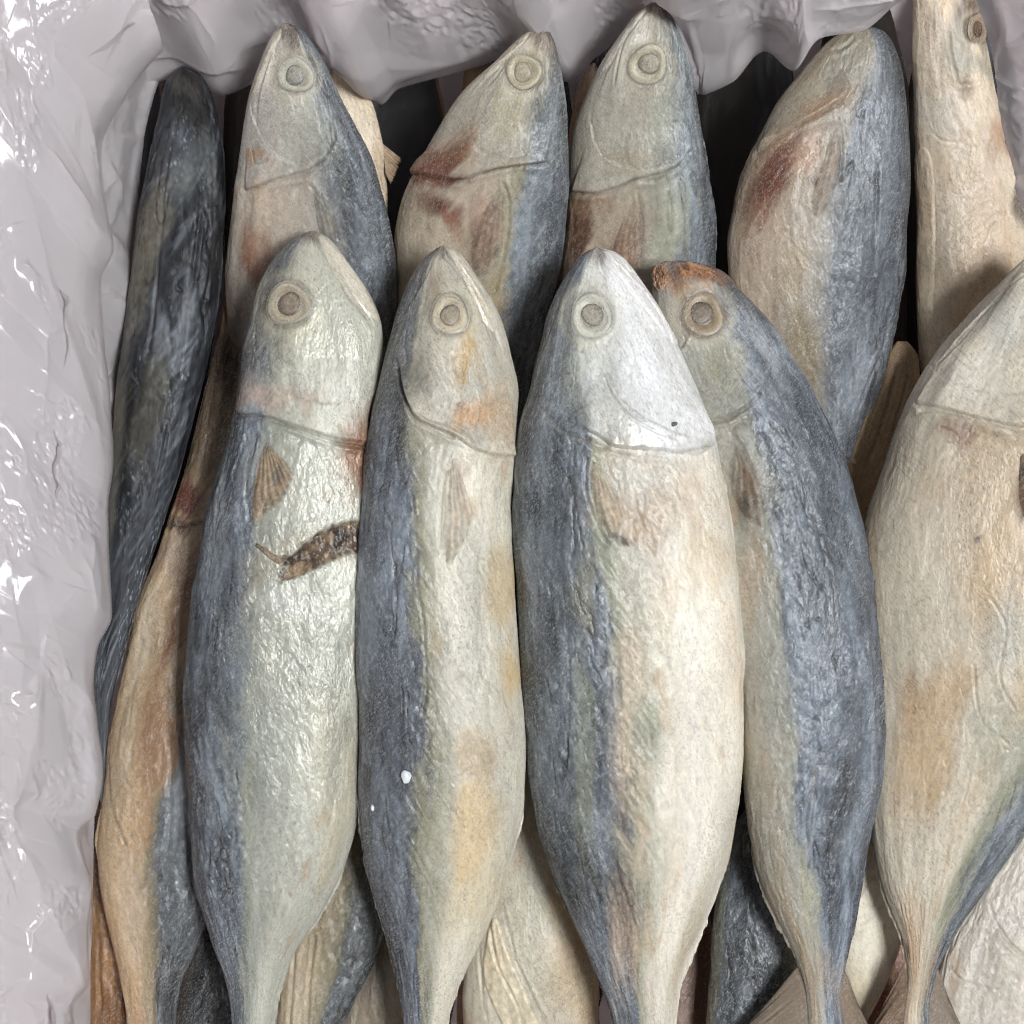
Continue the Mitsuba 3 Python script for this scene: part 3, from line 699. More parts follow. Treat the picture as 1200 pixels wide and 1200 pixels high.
mackerel('plump salted mackerel with a bright silver head, widest and central in the front row', dict(
    L=[(698, 290), (684, 296), (660, 326), (638, 372), (622, 425), (609, 485), (600, 555), (598, 640), (603, 720), (611, 800), (618, 880), (623, 945), (640, 1008), (664, 1068), (690, 1128), (712, 1180), (724, 1230), (734, 1290)],
    R=[(702, 290), (720, 295), (758, 337), (794, 392), (820, 448), (838, 500), (852, 560), (862, 625), (868, 700), (872, 780), (873, 850), (870, 920), (862, 980), (849, 1030), (830, 1080), (808, 1130), (796, 1180), (790, 1230), (784, 1290)],
    z=[(0, 0.014), (0.2, 0.010), (0.5, 0.004), (1, -0.010)], k=0.55, n=2.4, side=-1, b=[(0, 0.45), (0.2, 0.34), (0.32, 0.16), (0.6, 0.12), (0.8, 0.2), (1, 0.3)], soft=0.13, lineamt=0.45,
    pal=dict(back=(107, 115, 123), back2=(62, 68, 74), mid=(168, 168, 146), belly=(226, 218, 201), belly2=(212, 190, 160), headc=(214, 214, 206), headd=(132, 138, 140), line=(142, 146, 118)),
    head=[(590, 500), (660, 508), (705, 518), (740, 526), (840, 530)],
    stains_and_light=[(770, 590, 70, 44, (214, 184, 150), 0.75), (728, 610, 14, 26, (196, 166, 130), 0.6), (722, 627, 10, 9, (84, 64, 52), 0.85), (830, 660, 30, 40, (216, 188, 140), 0.6), (738, 850, 26, 140, (214, 186, 150), 0.8), (742, 1090, 34, 90, (206, 176, 144), 0.8), (690, 900, 14, 160, (146, 148, 120), 0.55), (740, 550, 40, 22, (228, 222, 206), 0.6), (820, 800, 40, 110, (232, 224, 204), 0.6), (820, 960, 40, 90, (234, 228, 212), 0.6), (690, 430, 30, 50, (196, 198, 180), 0.6), (690, 700, 16, 60, (150, 140, 96), 0.4), (765, 445, 62, 86, (240, 241, 240), 1.0, -25), (742, 350, 30, 60, (238, 238, 235), 0.95, -38), (790, 505, 50, 26, (240, 240, 238), 0.9, 10)],  # pale head entries: silver skin with its highlight painted in
    grooves=[([(640, 488), (672, 512), (700, 520), (722, 530), (770, 532), (830, 526)], 2.4, 3.0, 0.45), ([(688, 516), (704, 524), (712, 518)], 4, 3.0, 0.6), ([(708, 445), (728, 478), (760, 502), (790, 515)], 1.5, 1.4, 0.3), ([(722, 400), (738, 430), (740, 455)], 1.2, 0.8, 0.25), ([(688, 538), (686, 565), (696, 605), (714, 636)], 2.2, 2.4, 0.5), ([(660, 690), (668, 800), (664, 900), (676, 1000)], 1.6, 1.4, 0.35), ([(690, 300), (720, 320), (760, 380), (800, 440)], 1.2, 0.6, 0.12)],
    lips=[([(704, 420), (722, 462), (756, 492), (806, 512)], 2.2, 12, 0.4), ([(796, 412), (770, 366), (740, 326), (706, 298)], 2.0, 8, 0.22), ([(738, 396), (746, 428), (742, 452)], 1.0, 6, 0.25), ([(632, 420), (650, 370), (676, 316)], 1.6, 8, 0.3), ([(640, 486), (668, 508), (698, 516)], 1.8, 8, 0.4)],
    eyes=[(693, 370, 24, (188, 184, 160), (140, 134, 116), (136, 134, 112))],
    gill=([(700, 512), (722, 526), (770, 530), (815, 534), (838, 520), (836, 500)], [(655, 492), (668, 450), (700, 425), (735, 400), (780, 392), (812, 440)], dict(mat='silver_skin')), gillreach=90,
    patches=[('lower_jaw', [(704, 291), (720, 296), (757, 338), (790, 388), (800, 408), (780, 396), (748, 352), (716, 312)], 2.2, 4, dict(tint=(236, 234, 230), amt=0.85, mat='silver_skin')),
             ('pectoral_fin', [(692, 536), (706, 544), (722, 570), (732, 600), (730, 622), (716, 636), (704, 618), (694, 590), (688, 562)], 3.0, 10, dict(rays=(694, 530, 60), tint=[(212, 184, 152), (196, 164, 134)], amt=0.48, fade=14, mat='fin_skin', sink=0.2)),
             ('stain_spot', [(783, 496), (788, 493), (793, 496), (791, 501), (785, 502)], 9.0, 2, dict(tint=(60, 50, 44), amt=0.95, up=3)),],
    fringes=[('dorsal_fin', 'l', 1000, 1240, 9, (120, 116, 104)), ('anal_fin', 'r', 1000, 1240, 10, (224, 214, 196)), ('belly_edge', 'r', 560, 960, 3, (226, 206, 172), 0, 60, 0.2)]))

mackerel('salted mackerel with orange crusted snout and slate back, right of the silver headed one', dict(
    L=[(776, 306), (764, 316), (766, 360), (776, 420), (790, 480), (808, 550), (826, 630), (846, 720), (862, 800), (868, 880), (872, 950), (886, 1015), (908, 1070), (930, 1120), (942, 1160), (945, 1205), (946, 1290)],
    R=[(800, 306), (842, 314), (872, 344), (906, 387), (936, 432), (961, 480), (985, 530), (1003, 580), (1016, 632), (1027, 690), (1036, 745), (1043, 800), (1045, 850), (1040, 905), (1028, 960), (1016, 1020), (1004, 1080), (993, 1130), (987, 1170), (992, 1215), (1000, 1290)],
    z=[(0, 0.002), (0.2, -0.002), (0.5, -0.003), (1, -0.011)], k=0.62, n=2.2, side=1, b=[(0, 0.2), (0.18, 0.05), (0.35, -0.12), (0.55, -0.32), (0.74, -0.1), (0.9, 0.1), (1, 0.1)], soft=0.14, lineamt=0.3, roll=-0.05,
    pal=dict(back=(113, 123, 135), back2=(69, 75, 84), mid=(152, 152, 142), belly=(166, 161, 146), belly2=(166, 144, 110), headc=(150, 148, 136), headd=(112, 118, 124), line=(150, 150, 128)),
    head=[(780, 500), (838, 492), (900, 470), (950, 440), (1000, 420)],
    stains_and_light=[(790, 322, 50, 20, (164, 106, 64), 0.95), (832, 324, 30, 22, (156, 98, 58), 0.9), (822, 350, 34, 26, (140, 100, 66), 0.6), (780, 372, 12, 34, (196, 184, 162), 0.7), (850, 430, 30, 40, (150, 146, 112), 0.6), (875, 570, 22, 40, (140, 112, 84), 0.8), (870, 590, 12, 22, (58, 48, 42), 0.7), (880, 690, 18, 60, (190, 160, 124), 0.6), (922, 790, 20, 40, (176, 178, 172), 0.5), (900, 900, 30, 60, (186, 166, 136), 0.4), (950, 1060, 14, 70, (176, 170, 128), 0.6), (960, 1150, 30, 40, (170, 148, 122), 0.6), (890, 400, 10, 70, (192, 200, 208), 0.7, -30), (905, 520, 20, 50, (132, 142, 152), 0.4)],
    grooves=[([(826, 495), (850, 492), (872, 480), (890, 462)], 2.4, 3.2, 0.6), ([(858, 508), (874, 530), (886, 560)], 2.4, 2.0, 0.4), ([(800, 392), (812, 402), (836, 400)], 1.5, 1.2, 0.3), ([(1000, 640), (1016, 720), (1026, 800), (1030, 880)], 2.0, 1.4, 0.4)],
    lips=[([(792, 430), (806, 462), (828, 490)], 2.2, 10, 0.35), ([(850, 404), (866, 440), (884, 462)], 1.8, 9, 0.3), ([(796, 410), (806, 384), (802, 350)], 2.0, 7, 0.35)],
    eyes=[(824, 369, 24, (150, 122, 84), (104, 92, 74), (100, 84, 60))],
    gill=([(822, 494), (850, 490), (874, 478), (895, 455), (905, 430)], [(800, 420), (830, 412), (858, 400), (876, 380)]),
    patches=[('snout_crust', [(762, 316), (772, 307), (784, 312), (787, 330), (776, 346), (766, 338)], 2.0, 5, dict(tint=[(168, 112, 70), (190, 148, 108), (112, 68, 42)], amt=0.85, fade=7, rough=0.9, mat='dry_skin', up=2)),
             ('snout_crust', [(790, 313), (804, 306), (830, 311), (842, 321), (832, 331), (812, 327), (798, 330)], 1.8, 5, dict(tint=[(168, 112, 70), (190, 148, 108), (112, 68, 42)], amt=0.85, fade=7, rough=0.9, mat='dry_skin', up=2)),
             ('pectoral_fin', [(862, 512), (878, 532), (894, 565), (902, 600), (898, 622), (880, 616), (862, 596), (850, 560)], 3.4, 10, dict(rays=(862, 500, 60), tint=[(122, 100, 78), (84, 72, 60)], amt=0.48, fade=14, mat='fin_skin', sink=0.2))],
    fringes=[('anal_fin', 'l', 985, 1160, 8, (150, 142, 124)), ('dorsal_fin', 'r', 700, 1120, 6, (70, 78, 88))],
    fans=[('tail_fin', [(944, 1122), (962, 1230)], [(872, 1206), (840, 1250), (870, 1330)], (-0.009, -0.016), (140, 124, 106)), ('tail_fin', [(984, 1122), (970, 1230)], [(1020, 1212), (1040, 1250), (1016, 1330)], (-0.009, -0.016), (140, 122, 102))]))

mackerel('large cream bellied salted mackerel cut by the right edge of the picture', dict(
    L=[(1216, 292), (1196, 306), (1165, 335), (1130, 371), (1097, 410), (1072, 450), (1052, 498), (1034, 545), (1016, 595), (1005, 650), (1002, 710), (1004, 770), (1008, 830), (1012, 885), (1016, 935), (1022, 985), (1030, 1025), (1042, 1065), (1056, 1105), (1062, 1145), (1056, 1205), (1052, 1290)],
    R=[(1222, 292), (1250, 304), (1280, 350), (1300, 420), (1310, 500), (1314, 600), (1310, 700), (1296, 780), (1270, 860), (1238, 930), (1202, 985), (1176, 1020), (1148, 1056), (1118, 1100), (1098, 1140), (1090, 1190), (1092, 1230), (1096, 1290)],
    z=[(0, 0.008), (0.2, 0.003), (0.5, -0.004), (1, -0.011)], roll=0.2, k=0.46, n=2.3, res=2.2, side=1, b=[(0, 0.95), (0.35, 0.8), (0.5, 0.62), (0.7, 0.45), (1, 0.45)], soft=0.12, wrink=0.35, rough=0.8,
    pal=dict(back=(111, 119, 125), back2=(72, 77, 81), mid=(168, 166, 146), belly=(208, 196, 174), belly2=(196, 166, 124), headc=(216, 206, 186), headd=(190, 186, 172), line=(136, 138, 110)),
    head=[(1000, 482), (1080, 482), (1130, 490), (1200, 502), (1300, 510)],
    stains_and_light=[(1088, 870, 44, 110, (206, 164, 106), 0.8, 12), (1060, 810, 16, 40, (200, 150, 92), 0.6), (1150, 560, 80, 40, (206, 178, 138), 0.6), (1118, 505, 22, 20, (150, 100, 78), 0.6), (1110, 630, 40, 60, (210, 190, 160), 0.5), (1200, 580, 14, 40, (96, 74, 54), 0.8), (1142, 627, 7, 6, (110, 88, 64), 0.8), (1180, 740, 34, 60, (178, 180, 166), 0.6), (1170, 860, 40, 60, (158, 160, 136), 0.6), (1070, 1020, 34, 70, (216, 204, 178), 0.6), (1075, 1130, 20, 60, (186, 152, 118), 0.7), (1060, 1110, 6, 14, (110, 70, 44), 0.8), (1130, 440, 50, 30, (224, 216, 200), 0.5), (1080, 690, 20, 60, (206, 196, 172), 0.4), (1180, 380, 30, 30, (196, 198, 190), 0.5)],
    grooves=[([(1078, 480), (1110, 484), (1140, 492), (1200, 506), (1260, 510)], 2.2, 2.6, 0.4), ([(1104, 500), (1118, 504), (1126, 514), (1114, 518)], 1.6, 1.6, 0.5), ([(1098, 425), (1130, 395), (1170, 350), (1210, 322)], 1.6, 1.4, 0.3), ([(1160, 700), (1178, 740), (1172, 790), (1190, 830)], 1.8, 0.9, 0.15), ([(1140, 780), (1150, 840), (1180, 870)], 1.8, 0.8, 0.15)],
    lips=[([(1090, 430), (1120, 452), (1180, 462), (1260, 458)], 2.0, 14, 0.2), ([(1220, 320), (1170, 352), (1120, 400)], 2.0, 9, 0.25)],
    gill=([(1070, 474), (1110, 482), (1140, 490), (1200, 503), (1280, 510)], [(1098, 418), (1130, 402), (1200, 400), (1280, 400)]),
    patches=[('pectoral_fin', [(1196, 520), (1230, 560), (1236, 620), (1212, 640), (1196, 610), (1190, 560)], 3.4, 10, dict(rays=(1200, 505, 50), tint=[(120, 92, 66), (70, 54, 42)], amt=0.8, mat='fin_skin', sink=0.3)),],
    fringes=[('belly_fin', 'l', 895, 1180, 8, (186, 166, 138)), ('dorsal_fin', 'r', 990, 1180, 5, (110, 112, 108))],
    fans=[('tail_fin', [(1060, 1126), (1072, 1230)], [(1016, 1216), (996, 1256), (1030, 1330)], (-0.009, -0.016), (138, 112, 90)), ('tail_fin', [(1096, 1126), (1080, 1230)], [(1128, 1212), (1150, 1260), (1110, 1330)], (-0.009, -0.016), (140, 124, 108))]))

# --- back row -----------------------------------------------------------------
ZB = [(0, -0.004), (0.12, -0.010), (0.4, -0.026), (1, -0.042)]  # belly palettes below: drier brown skin, also darkened for the weaker light here
mackerel('dark salted mackerel seen from its black blue back, standing against the plastic on the left', dict(
    L=[(212, 78), (196, 90), (182, 140), (166, 215), (152, 290), (142, 370), (134, 450), (128, 540), (126, 620), (118, 700), (110, 770), (108, 840), (112, 900), (120, 960)],
    R=[(216, 78), (236, 88), (258, 140), (268, 215), (264, 295), (256, 360), (243, 420), (228, 480), (212, 545), (194, 605), (172, 675), (152, 740), (136, 805), (128, 860), (126, 910), (126, 960)],
    z=[(0, -0.014), (0.2, -0.012), (0.6, -0.014), (1, -0.022)], k=0.85, n=2.1, side=1, b=[(0, -1.3), (0.3, -0.95), (1, -0.9)], soft=0.2, lineamt=0.15, rough=1.1, wrink=0.35, res=2.2, mat='dark_skin',
    pal=dict(back=(62, 65, 70), back2=(24, 25, 28), mid=(84, 82, 74), belly=(112, 104, 88), belly2=(88, 76, 58)),
    stains_and_light=[(248, 300, 16, 190, (30, 32, 36), 0.85, 4), (226, 110, 44, 50, (34, 32, 30), 0.95), (166, 300, 9, 120, (120, 112, 94), 0.7, 12), (208, 92, 14, 12, (96, 90, 80), 0.35), (220, 190, 14, 40, (110, 116, 112), 0.7, 20), (250, 210, 10, 50, (104, 110, 108), 0.6, -10), (225, 180, 26, 24, (60, 64, 68), 0.6), (170, 330, 12, 120, (122, 116, 98), 0.6, 12), (170, 480, 20, 90, (96, 92, 78), 0.6, 14)],  # long dark right-edge entry paints in the neighbour's shadow; the rest are own marks
    grooves=[([(228, 150), (236, 220), (226, 320), (206, 440)], 2.6, 3.2, 0.5), ([(200, 170), (190, 240), (184, 330), (172, 420)], 2.2, 2.4, 0.4), ([(250, 180), (252, 260), (240, 350)], 2.0, 2.0, 0.4), ([(196, 500), (176, 600), (150, 690)], 2.0, 2.0, 0.4)],
    fringes=[('dorsal_fin', 'r', 420, 800, 4, (40, 44, 50))]))

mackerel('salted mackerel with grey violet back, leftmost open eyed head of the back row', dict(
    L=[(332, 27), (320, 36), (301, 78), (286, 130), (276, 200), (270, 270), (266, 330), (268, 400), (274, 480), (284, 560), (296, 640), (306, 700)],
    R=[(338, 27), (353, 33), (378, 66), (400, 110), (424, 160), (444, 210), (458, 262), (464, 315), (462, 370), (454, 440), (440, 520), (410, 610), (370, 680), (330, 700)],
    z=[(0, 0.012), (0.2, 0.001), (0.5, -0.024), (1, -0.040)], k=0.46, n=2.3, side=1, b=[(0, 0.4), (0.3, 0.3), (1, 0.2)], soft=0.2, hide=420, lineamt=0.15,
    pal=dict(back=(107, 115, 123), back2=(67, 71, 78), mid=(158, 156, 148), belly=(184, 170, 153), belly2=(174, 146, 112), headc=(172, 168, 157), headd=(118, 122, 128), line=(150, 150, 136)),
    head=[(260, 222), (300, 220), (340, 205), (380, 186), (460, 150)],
    stains_and_light=[(305, 187, 14, 12, (170, 120, 70), 0.85), (300, 295, 20, 38, (134, 78, 46), 1.0), (318, 250, 44, 60, (198, 176, 150), 0.5), (360, 160, 40, 60, (166, 168, 150), 0.6), (340, 110, 30, 40, (186, 182, 160), 0.5), (335, 40, 12, 14, (110, 92, 72), 0.7), (375, 300, 20, 60, (170, 168, 158), 0.4)],
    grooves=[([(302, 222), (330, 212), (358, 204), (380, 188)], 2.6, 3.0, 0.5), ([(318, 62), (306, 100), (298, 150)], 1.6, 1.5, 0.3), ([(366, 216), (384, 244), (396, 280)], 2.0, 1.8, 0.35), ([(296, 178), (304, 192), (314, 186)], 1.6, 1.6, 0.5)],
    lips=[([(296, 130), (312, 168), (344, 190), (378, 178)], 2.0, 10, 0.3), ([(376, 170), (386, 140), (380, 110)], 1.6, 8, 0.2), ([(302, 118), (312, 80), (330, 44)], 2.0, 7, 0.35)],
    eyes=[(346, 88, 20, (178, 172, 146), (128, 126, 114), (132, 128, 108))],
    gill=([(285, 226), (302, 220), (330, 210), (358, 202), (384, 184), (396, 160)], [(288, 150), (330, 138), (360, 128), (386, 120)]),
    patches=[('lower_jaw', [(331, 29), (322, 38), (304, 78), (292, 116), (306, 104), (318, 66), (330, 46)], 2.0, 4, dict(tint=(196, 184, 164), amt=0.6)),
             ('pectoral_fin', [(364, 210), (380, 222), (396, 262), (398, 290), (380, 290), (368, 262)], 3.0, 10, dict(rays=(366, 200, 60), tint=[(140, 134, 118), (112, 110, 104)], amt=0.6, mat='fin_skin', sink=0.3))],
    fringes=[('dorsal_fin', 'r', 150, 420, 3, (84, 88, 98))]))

mackerel('salted mackerel with blood red staining across its gill, in the back row', dict(
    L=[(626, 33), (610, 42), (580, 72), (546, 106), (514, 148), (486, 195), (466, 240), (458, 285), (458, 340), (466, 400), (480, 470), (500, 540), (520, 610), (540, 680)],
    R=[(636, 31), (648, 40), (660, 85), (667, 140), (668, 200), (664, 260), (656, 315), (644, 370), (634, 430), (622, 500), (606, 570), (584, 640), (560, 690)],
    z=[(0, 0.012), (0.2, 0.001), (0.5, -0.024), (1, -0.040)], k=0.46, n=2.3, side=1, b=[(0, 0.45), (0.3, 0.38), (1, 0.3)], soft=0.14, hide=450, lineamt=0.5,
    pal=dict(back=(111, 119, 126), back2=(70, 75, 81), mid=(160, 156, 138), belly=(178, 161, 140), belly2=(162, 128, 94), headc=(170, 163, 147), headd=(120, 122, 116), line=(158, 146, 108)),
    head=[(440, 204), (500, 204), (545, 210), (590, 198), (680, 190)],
    stains_and_light=[(522, 182, 46, 15, BLOOD, 1.0, -28), (508, 202, 42, 10, BLOOD, 1.0, 5), (514, 240, 28, 17, BLOOD, 1.0, 30), (526, 256, 9, 26, (140, 70, 40), 0.8, -20), (500, 185, 24, 30, (150, 86, 56), 0.6), (545, 170, 30, 30, (168, 120, 78), 0.6), (570, 255, 22, 34, (176, 128, 100), 0.7), (560, 290, 22, 36, (120, 90, 70), 0.7), (500, 300, 40, 60, (186, 170, 136), 0.5), (600, 140, 26, 40, (176, 162, 112), 0.5), (640, 55, 18, 22, (160, 128, 92), 0.6), (580, 360, 16, 50, (160, 128, 70), 0.5)],
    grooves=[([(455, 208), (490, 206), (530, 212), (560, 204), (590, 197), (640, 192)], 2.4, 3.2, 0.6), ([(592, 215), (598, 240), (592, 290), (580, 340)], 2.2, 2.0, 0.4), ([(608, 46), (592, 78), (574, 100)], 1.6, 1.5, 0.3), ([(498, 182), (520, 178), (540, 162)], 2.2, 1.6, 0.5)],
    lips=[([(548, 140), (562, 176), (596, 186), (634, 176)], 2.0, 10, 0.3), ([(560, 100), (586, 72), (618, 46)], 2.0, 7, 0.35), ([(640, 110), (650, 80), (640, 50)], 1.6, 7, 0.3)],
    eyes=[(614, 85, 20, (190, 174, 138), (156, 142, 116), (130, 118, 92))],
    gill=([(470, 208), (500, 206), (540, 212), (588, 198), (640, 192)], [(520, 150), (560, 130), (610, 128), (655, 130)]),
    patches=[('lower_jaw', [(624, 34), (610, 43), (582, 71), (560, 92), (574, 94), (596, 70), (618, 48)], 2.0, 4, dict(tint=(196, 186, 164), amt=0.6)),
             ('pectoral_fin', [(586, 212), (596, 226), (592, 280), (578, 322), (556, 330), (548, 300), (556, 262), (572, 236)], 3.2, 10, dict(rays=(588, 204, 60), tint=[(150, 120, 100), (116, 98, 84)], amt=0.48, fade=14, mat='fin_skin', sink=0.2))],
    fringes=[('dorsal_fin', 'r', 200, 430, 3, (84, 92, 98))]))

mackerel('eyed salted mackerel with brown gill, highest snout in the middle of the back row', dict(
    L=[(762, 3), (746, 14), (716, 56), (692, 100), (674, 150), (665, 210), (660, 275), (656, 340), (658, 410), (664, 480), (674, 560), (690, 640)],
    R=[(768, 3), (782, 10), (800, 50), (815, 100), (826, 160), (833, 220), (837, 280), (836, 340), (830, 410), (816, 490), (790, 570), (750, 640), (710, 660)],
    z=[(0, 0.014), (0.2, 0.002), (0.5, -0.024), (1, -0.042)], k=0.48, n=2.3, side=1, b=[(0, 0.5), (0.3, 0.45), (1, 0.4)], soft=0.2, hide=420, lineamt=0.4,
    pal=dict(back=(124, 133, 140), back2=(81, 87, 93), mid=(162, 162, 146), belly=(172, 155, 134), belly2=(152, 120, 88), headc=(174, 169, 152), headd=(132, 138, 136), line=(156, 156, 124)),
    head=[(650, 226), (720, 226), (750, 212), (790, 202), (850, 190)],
    stains_and_light=[(674, 270, 22, 60, (104, 64, 38), 1.0), (740, 265, 40, 34, (170, 140, 116), 0.6), (735, 300, 30, 34, (118, 76, 48), 0.9), (700, 240, 40, 14, (166, 126, 92), 0.6), (740, 190, 40, 20, (168, 144, 112), 0.5), (775, 130, 20, 60, (156, 160, 138), 0.6), (766, 26, 14, 20, (160, 140, 106), 0.5), (800, 260, 24, 60, (160, 160, 132), 0.5)],
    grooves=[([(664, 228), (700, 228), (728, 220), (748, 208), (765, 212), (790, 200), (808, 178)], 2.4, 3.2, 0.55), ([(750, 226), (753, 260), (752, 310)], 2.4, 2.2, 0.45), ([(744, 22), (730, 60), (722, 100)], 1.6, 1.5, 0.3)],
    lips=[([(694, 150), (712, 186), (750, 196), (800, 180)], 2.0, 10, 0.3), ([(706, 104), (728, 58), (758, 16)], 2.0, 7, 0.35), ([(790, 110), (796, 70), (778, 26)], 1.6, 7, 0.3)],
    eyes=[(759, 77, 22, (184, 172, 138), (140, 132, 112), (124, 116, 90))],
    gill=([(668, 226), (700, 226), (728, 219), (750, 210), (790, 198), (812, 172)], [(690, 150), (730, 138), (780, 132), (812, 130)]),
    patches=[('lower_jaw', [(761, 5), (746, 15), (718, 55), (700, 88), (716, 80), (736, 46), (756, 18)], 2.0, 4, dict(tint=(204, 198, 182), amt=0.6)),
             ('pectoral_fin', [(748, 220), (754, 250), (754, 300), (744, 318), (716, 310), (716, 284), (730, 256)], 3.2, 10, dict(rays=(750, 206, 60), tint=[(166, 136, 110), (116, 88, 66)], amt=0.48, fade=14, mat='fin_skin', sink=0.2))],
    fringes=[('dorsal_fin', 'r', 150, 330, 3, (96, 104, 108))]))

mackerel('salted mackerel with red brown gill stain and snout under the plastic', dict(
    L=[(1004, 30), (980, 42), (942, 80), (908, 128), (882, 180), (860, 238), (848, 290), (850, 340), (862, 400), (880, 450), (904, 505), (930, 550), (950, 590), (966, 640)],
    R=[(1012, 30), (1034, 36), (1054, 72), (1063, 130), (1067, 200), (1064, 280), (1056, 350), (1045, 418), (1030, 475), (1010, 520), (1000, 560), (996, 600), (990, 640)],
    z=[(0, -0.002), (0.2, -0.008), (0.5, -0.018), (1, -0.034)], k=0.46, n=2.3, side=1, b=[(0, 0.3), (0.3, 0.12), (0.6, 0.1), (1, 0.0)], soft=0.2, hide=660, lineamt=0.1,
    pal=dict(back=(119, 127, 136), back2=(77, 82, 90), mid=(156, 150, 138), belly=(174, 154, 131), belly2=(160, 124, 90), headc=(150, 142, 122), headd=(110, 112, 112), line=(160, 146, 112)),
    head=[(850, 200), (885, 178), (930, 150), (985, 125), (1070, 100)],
    stains_and_light=[(905, 205, 30, 62, (112, 54, 32), 1.0, 30), (885, 255, 14, 40, (140, 88, 58), 0.7, 20), (960, 120, 50, 14, (170, 124, 86), 0.7, -28), (950, 190, 26, 30, (190, 138, 102), 0.7), (955, 215, 6, 8, (80, 58, 44), 0.7), (940, 400, 20, 60, (128, 104, 52), 0.7, -10), (930, 330, 20, 50, (176, 150, 96), 0.5), (890, 350, 24, 60, (196, 176, 150), 0.5), (990, 80, 30, 30, (128, 124, 108), 0.5), (975, 510, 16, 50, (120, 118, 116), 0.5)],
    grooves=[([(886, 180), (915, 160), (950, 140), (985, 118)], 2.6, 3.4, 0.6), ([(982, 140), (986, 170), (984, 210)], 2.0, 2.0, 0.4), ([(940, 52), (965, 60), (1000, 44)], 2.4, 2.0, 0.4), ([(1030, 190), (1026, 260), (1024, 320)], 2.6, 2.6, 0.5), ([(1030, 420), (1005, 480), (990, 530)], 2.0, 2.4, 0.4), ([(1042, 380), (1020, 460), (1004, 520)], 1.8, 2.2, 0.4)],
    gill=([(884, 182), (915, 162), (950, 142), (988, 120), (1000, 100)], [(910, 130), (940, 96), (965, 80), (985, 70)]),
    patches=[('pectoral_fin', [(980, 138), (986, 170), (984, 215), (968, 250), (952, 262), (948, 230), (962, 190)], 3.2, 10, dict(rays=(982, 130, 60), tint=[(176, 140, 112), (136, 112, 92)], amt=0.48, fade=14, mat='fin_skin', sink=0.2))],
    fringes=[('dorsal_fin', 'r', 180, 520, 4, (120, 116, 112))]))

mackerel('cream salted mackerel lying belly up in the upper right corner beside the plastic', dict(
    L=[(1096, -60), (1080, -50), (1068, 0), (1066, 60), (1070, 150), (1072, 250), (1070, 340), (1074, 420), (1086, 480), (1100, 540), (1120, 600)],
    R=[(1104, -60), (1124, -50), (1150, 10), (1159, 60), (1171, 120), (1188, 180), (1206, 230), (1216, 300), (1220, 380), (1214, 460), (1196, 540), (1160, 600)],
    z=[(0, 0.0), (0.15, -0.004), (0.4, -0.018), (1, -0.036)], k=0.5, n=2.2, side=1, b=1.6, soft=0.3, hide=480, lineamt=0.0, rough=0.8,
    pal=dict(mid=(200, 184, 156), belly=(224, 206, 180), belly2=(204, 174, 136)),
    stains_and_light=[(1140, 25, 22, 40, (100, 74, 52), 0.9), (1125, 60, 24, 34, (150, 148, 130), 0.7), (1150, 85, 22, 16, (140, 138, 116), 0.6), (1138, 110, 16, 12, (130, 96, 62), 0.7, 30), (1190, 170, 30, 24, (170, 110, 64), 0.7), (1120, 200, 30, 24, (206, 174, 116), 0.5), (1085, 250, 6, 60, (186, 140, 96), 0.5), (1200, 245, 10, 20, (60, 40, 28), 0.8), (1098, 130, 24, 24, (232, 222, 202), 0.6), (1100, 40, 14, 40, (224, 206, 180), 0.5)],
    grooves=[([(1096, 160), (1120, 166), (1140, 158)], 1.8, 1.26, 0.17), ([(1092, 200), (1094, 280), (1092, 360)], 2.0, 1.40, 0.10), ([(1108, 260), (1130, 236), (1150, 222)], 2.0, 1.12, 0.10), ([(1112, 280), (1136, 252), (1160, 236)], 2.0, 1.12, 0.10), ([(1116, 300), (1140, 272), (1168, 250)], 2.0, 0.98, 0.10), ([(1112, 40), (1118, 80), (1124, 100), (1160, 96)], 1.8, 1.12, 0.15)],
    lips=[([(905, 160), (934, 120), (968, 92)], 2.0, 7.00, 0.17), ([(1046, 60), (1010, 52), (970, 70)], 2.0, 5.60, 0.17)],
    eyes=[(1146, 34, 15, (116, 88, 60), (84, 62, 44), (90, 66, 44))],
    patches=[('belly_flap', [(1068, 170), (1094, 172), (1098, 260), (1096, 340), (1092, 420), (1078, 420), (1072, 340), (1074, 250)], 2.4, 4, dict(tint=(222, 202, 172), amt=0.5))]))

# --- glimpses between and under the others --------------------------------------
mackerel('narrow cream flank of a salted mackerel squeezed behind the violet backed one', dict(
    L=[(404, 62), (392, 72), (376, 120), (366, 200), (372, 280), (384, 340), (400, 400)], R=[(408, 62), (420, 76), (434, 110), (446, 150), (453, 195), (456, 240), (452, 300), (440, 360), (420, 400)],
    z=[(0, -0.012), (0.4, -0.018), (1, -0.040)], k=0.5, side=-1, b=0.9, hide=260, res=2.4, lineamt=0,
    pal=dict(belly=(222, 204, 176), belly2=(196, 160, 118), mid=(200, 184, 156)), stains_and_light=[(446, 200, 12, 40, (196, 156, 110), 0.6), (404, 72, 14, 12, (150, 136, 116), 0.6)],
    grooves=[([(404, 75), (420, 110), (436, 170), (446, 210)], 1.8, 2.0, 0.3)],
    fans=[('pectoral_fin', [(448, 168), (452, 204)], [(470, 186), (458, 216)], (-0.018, -0.02), (176, 150, 120), 9)]))
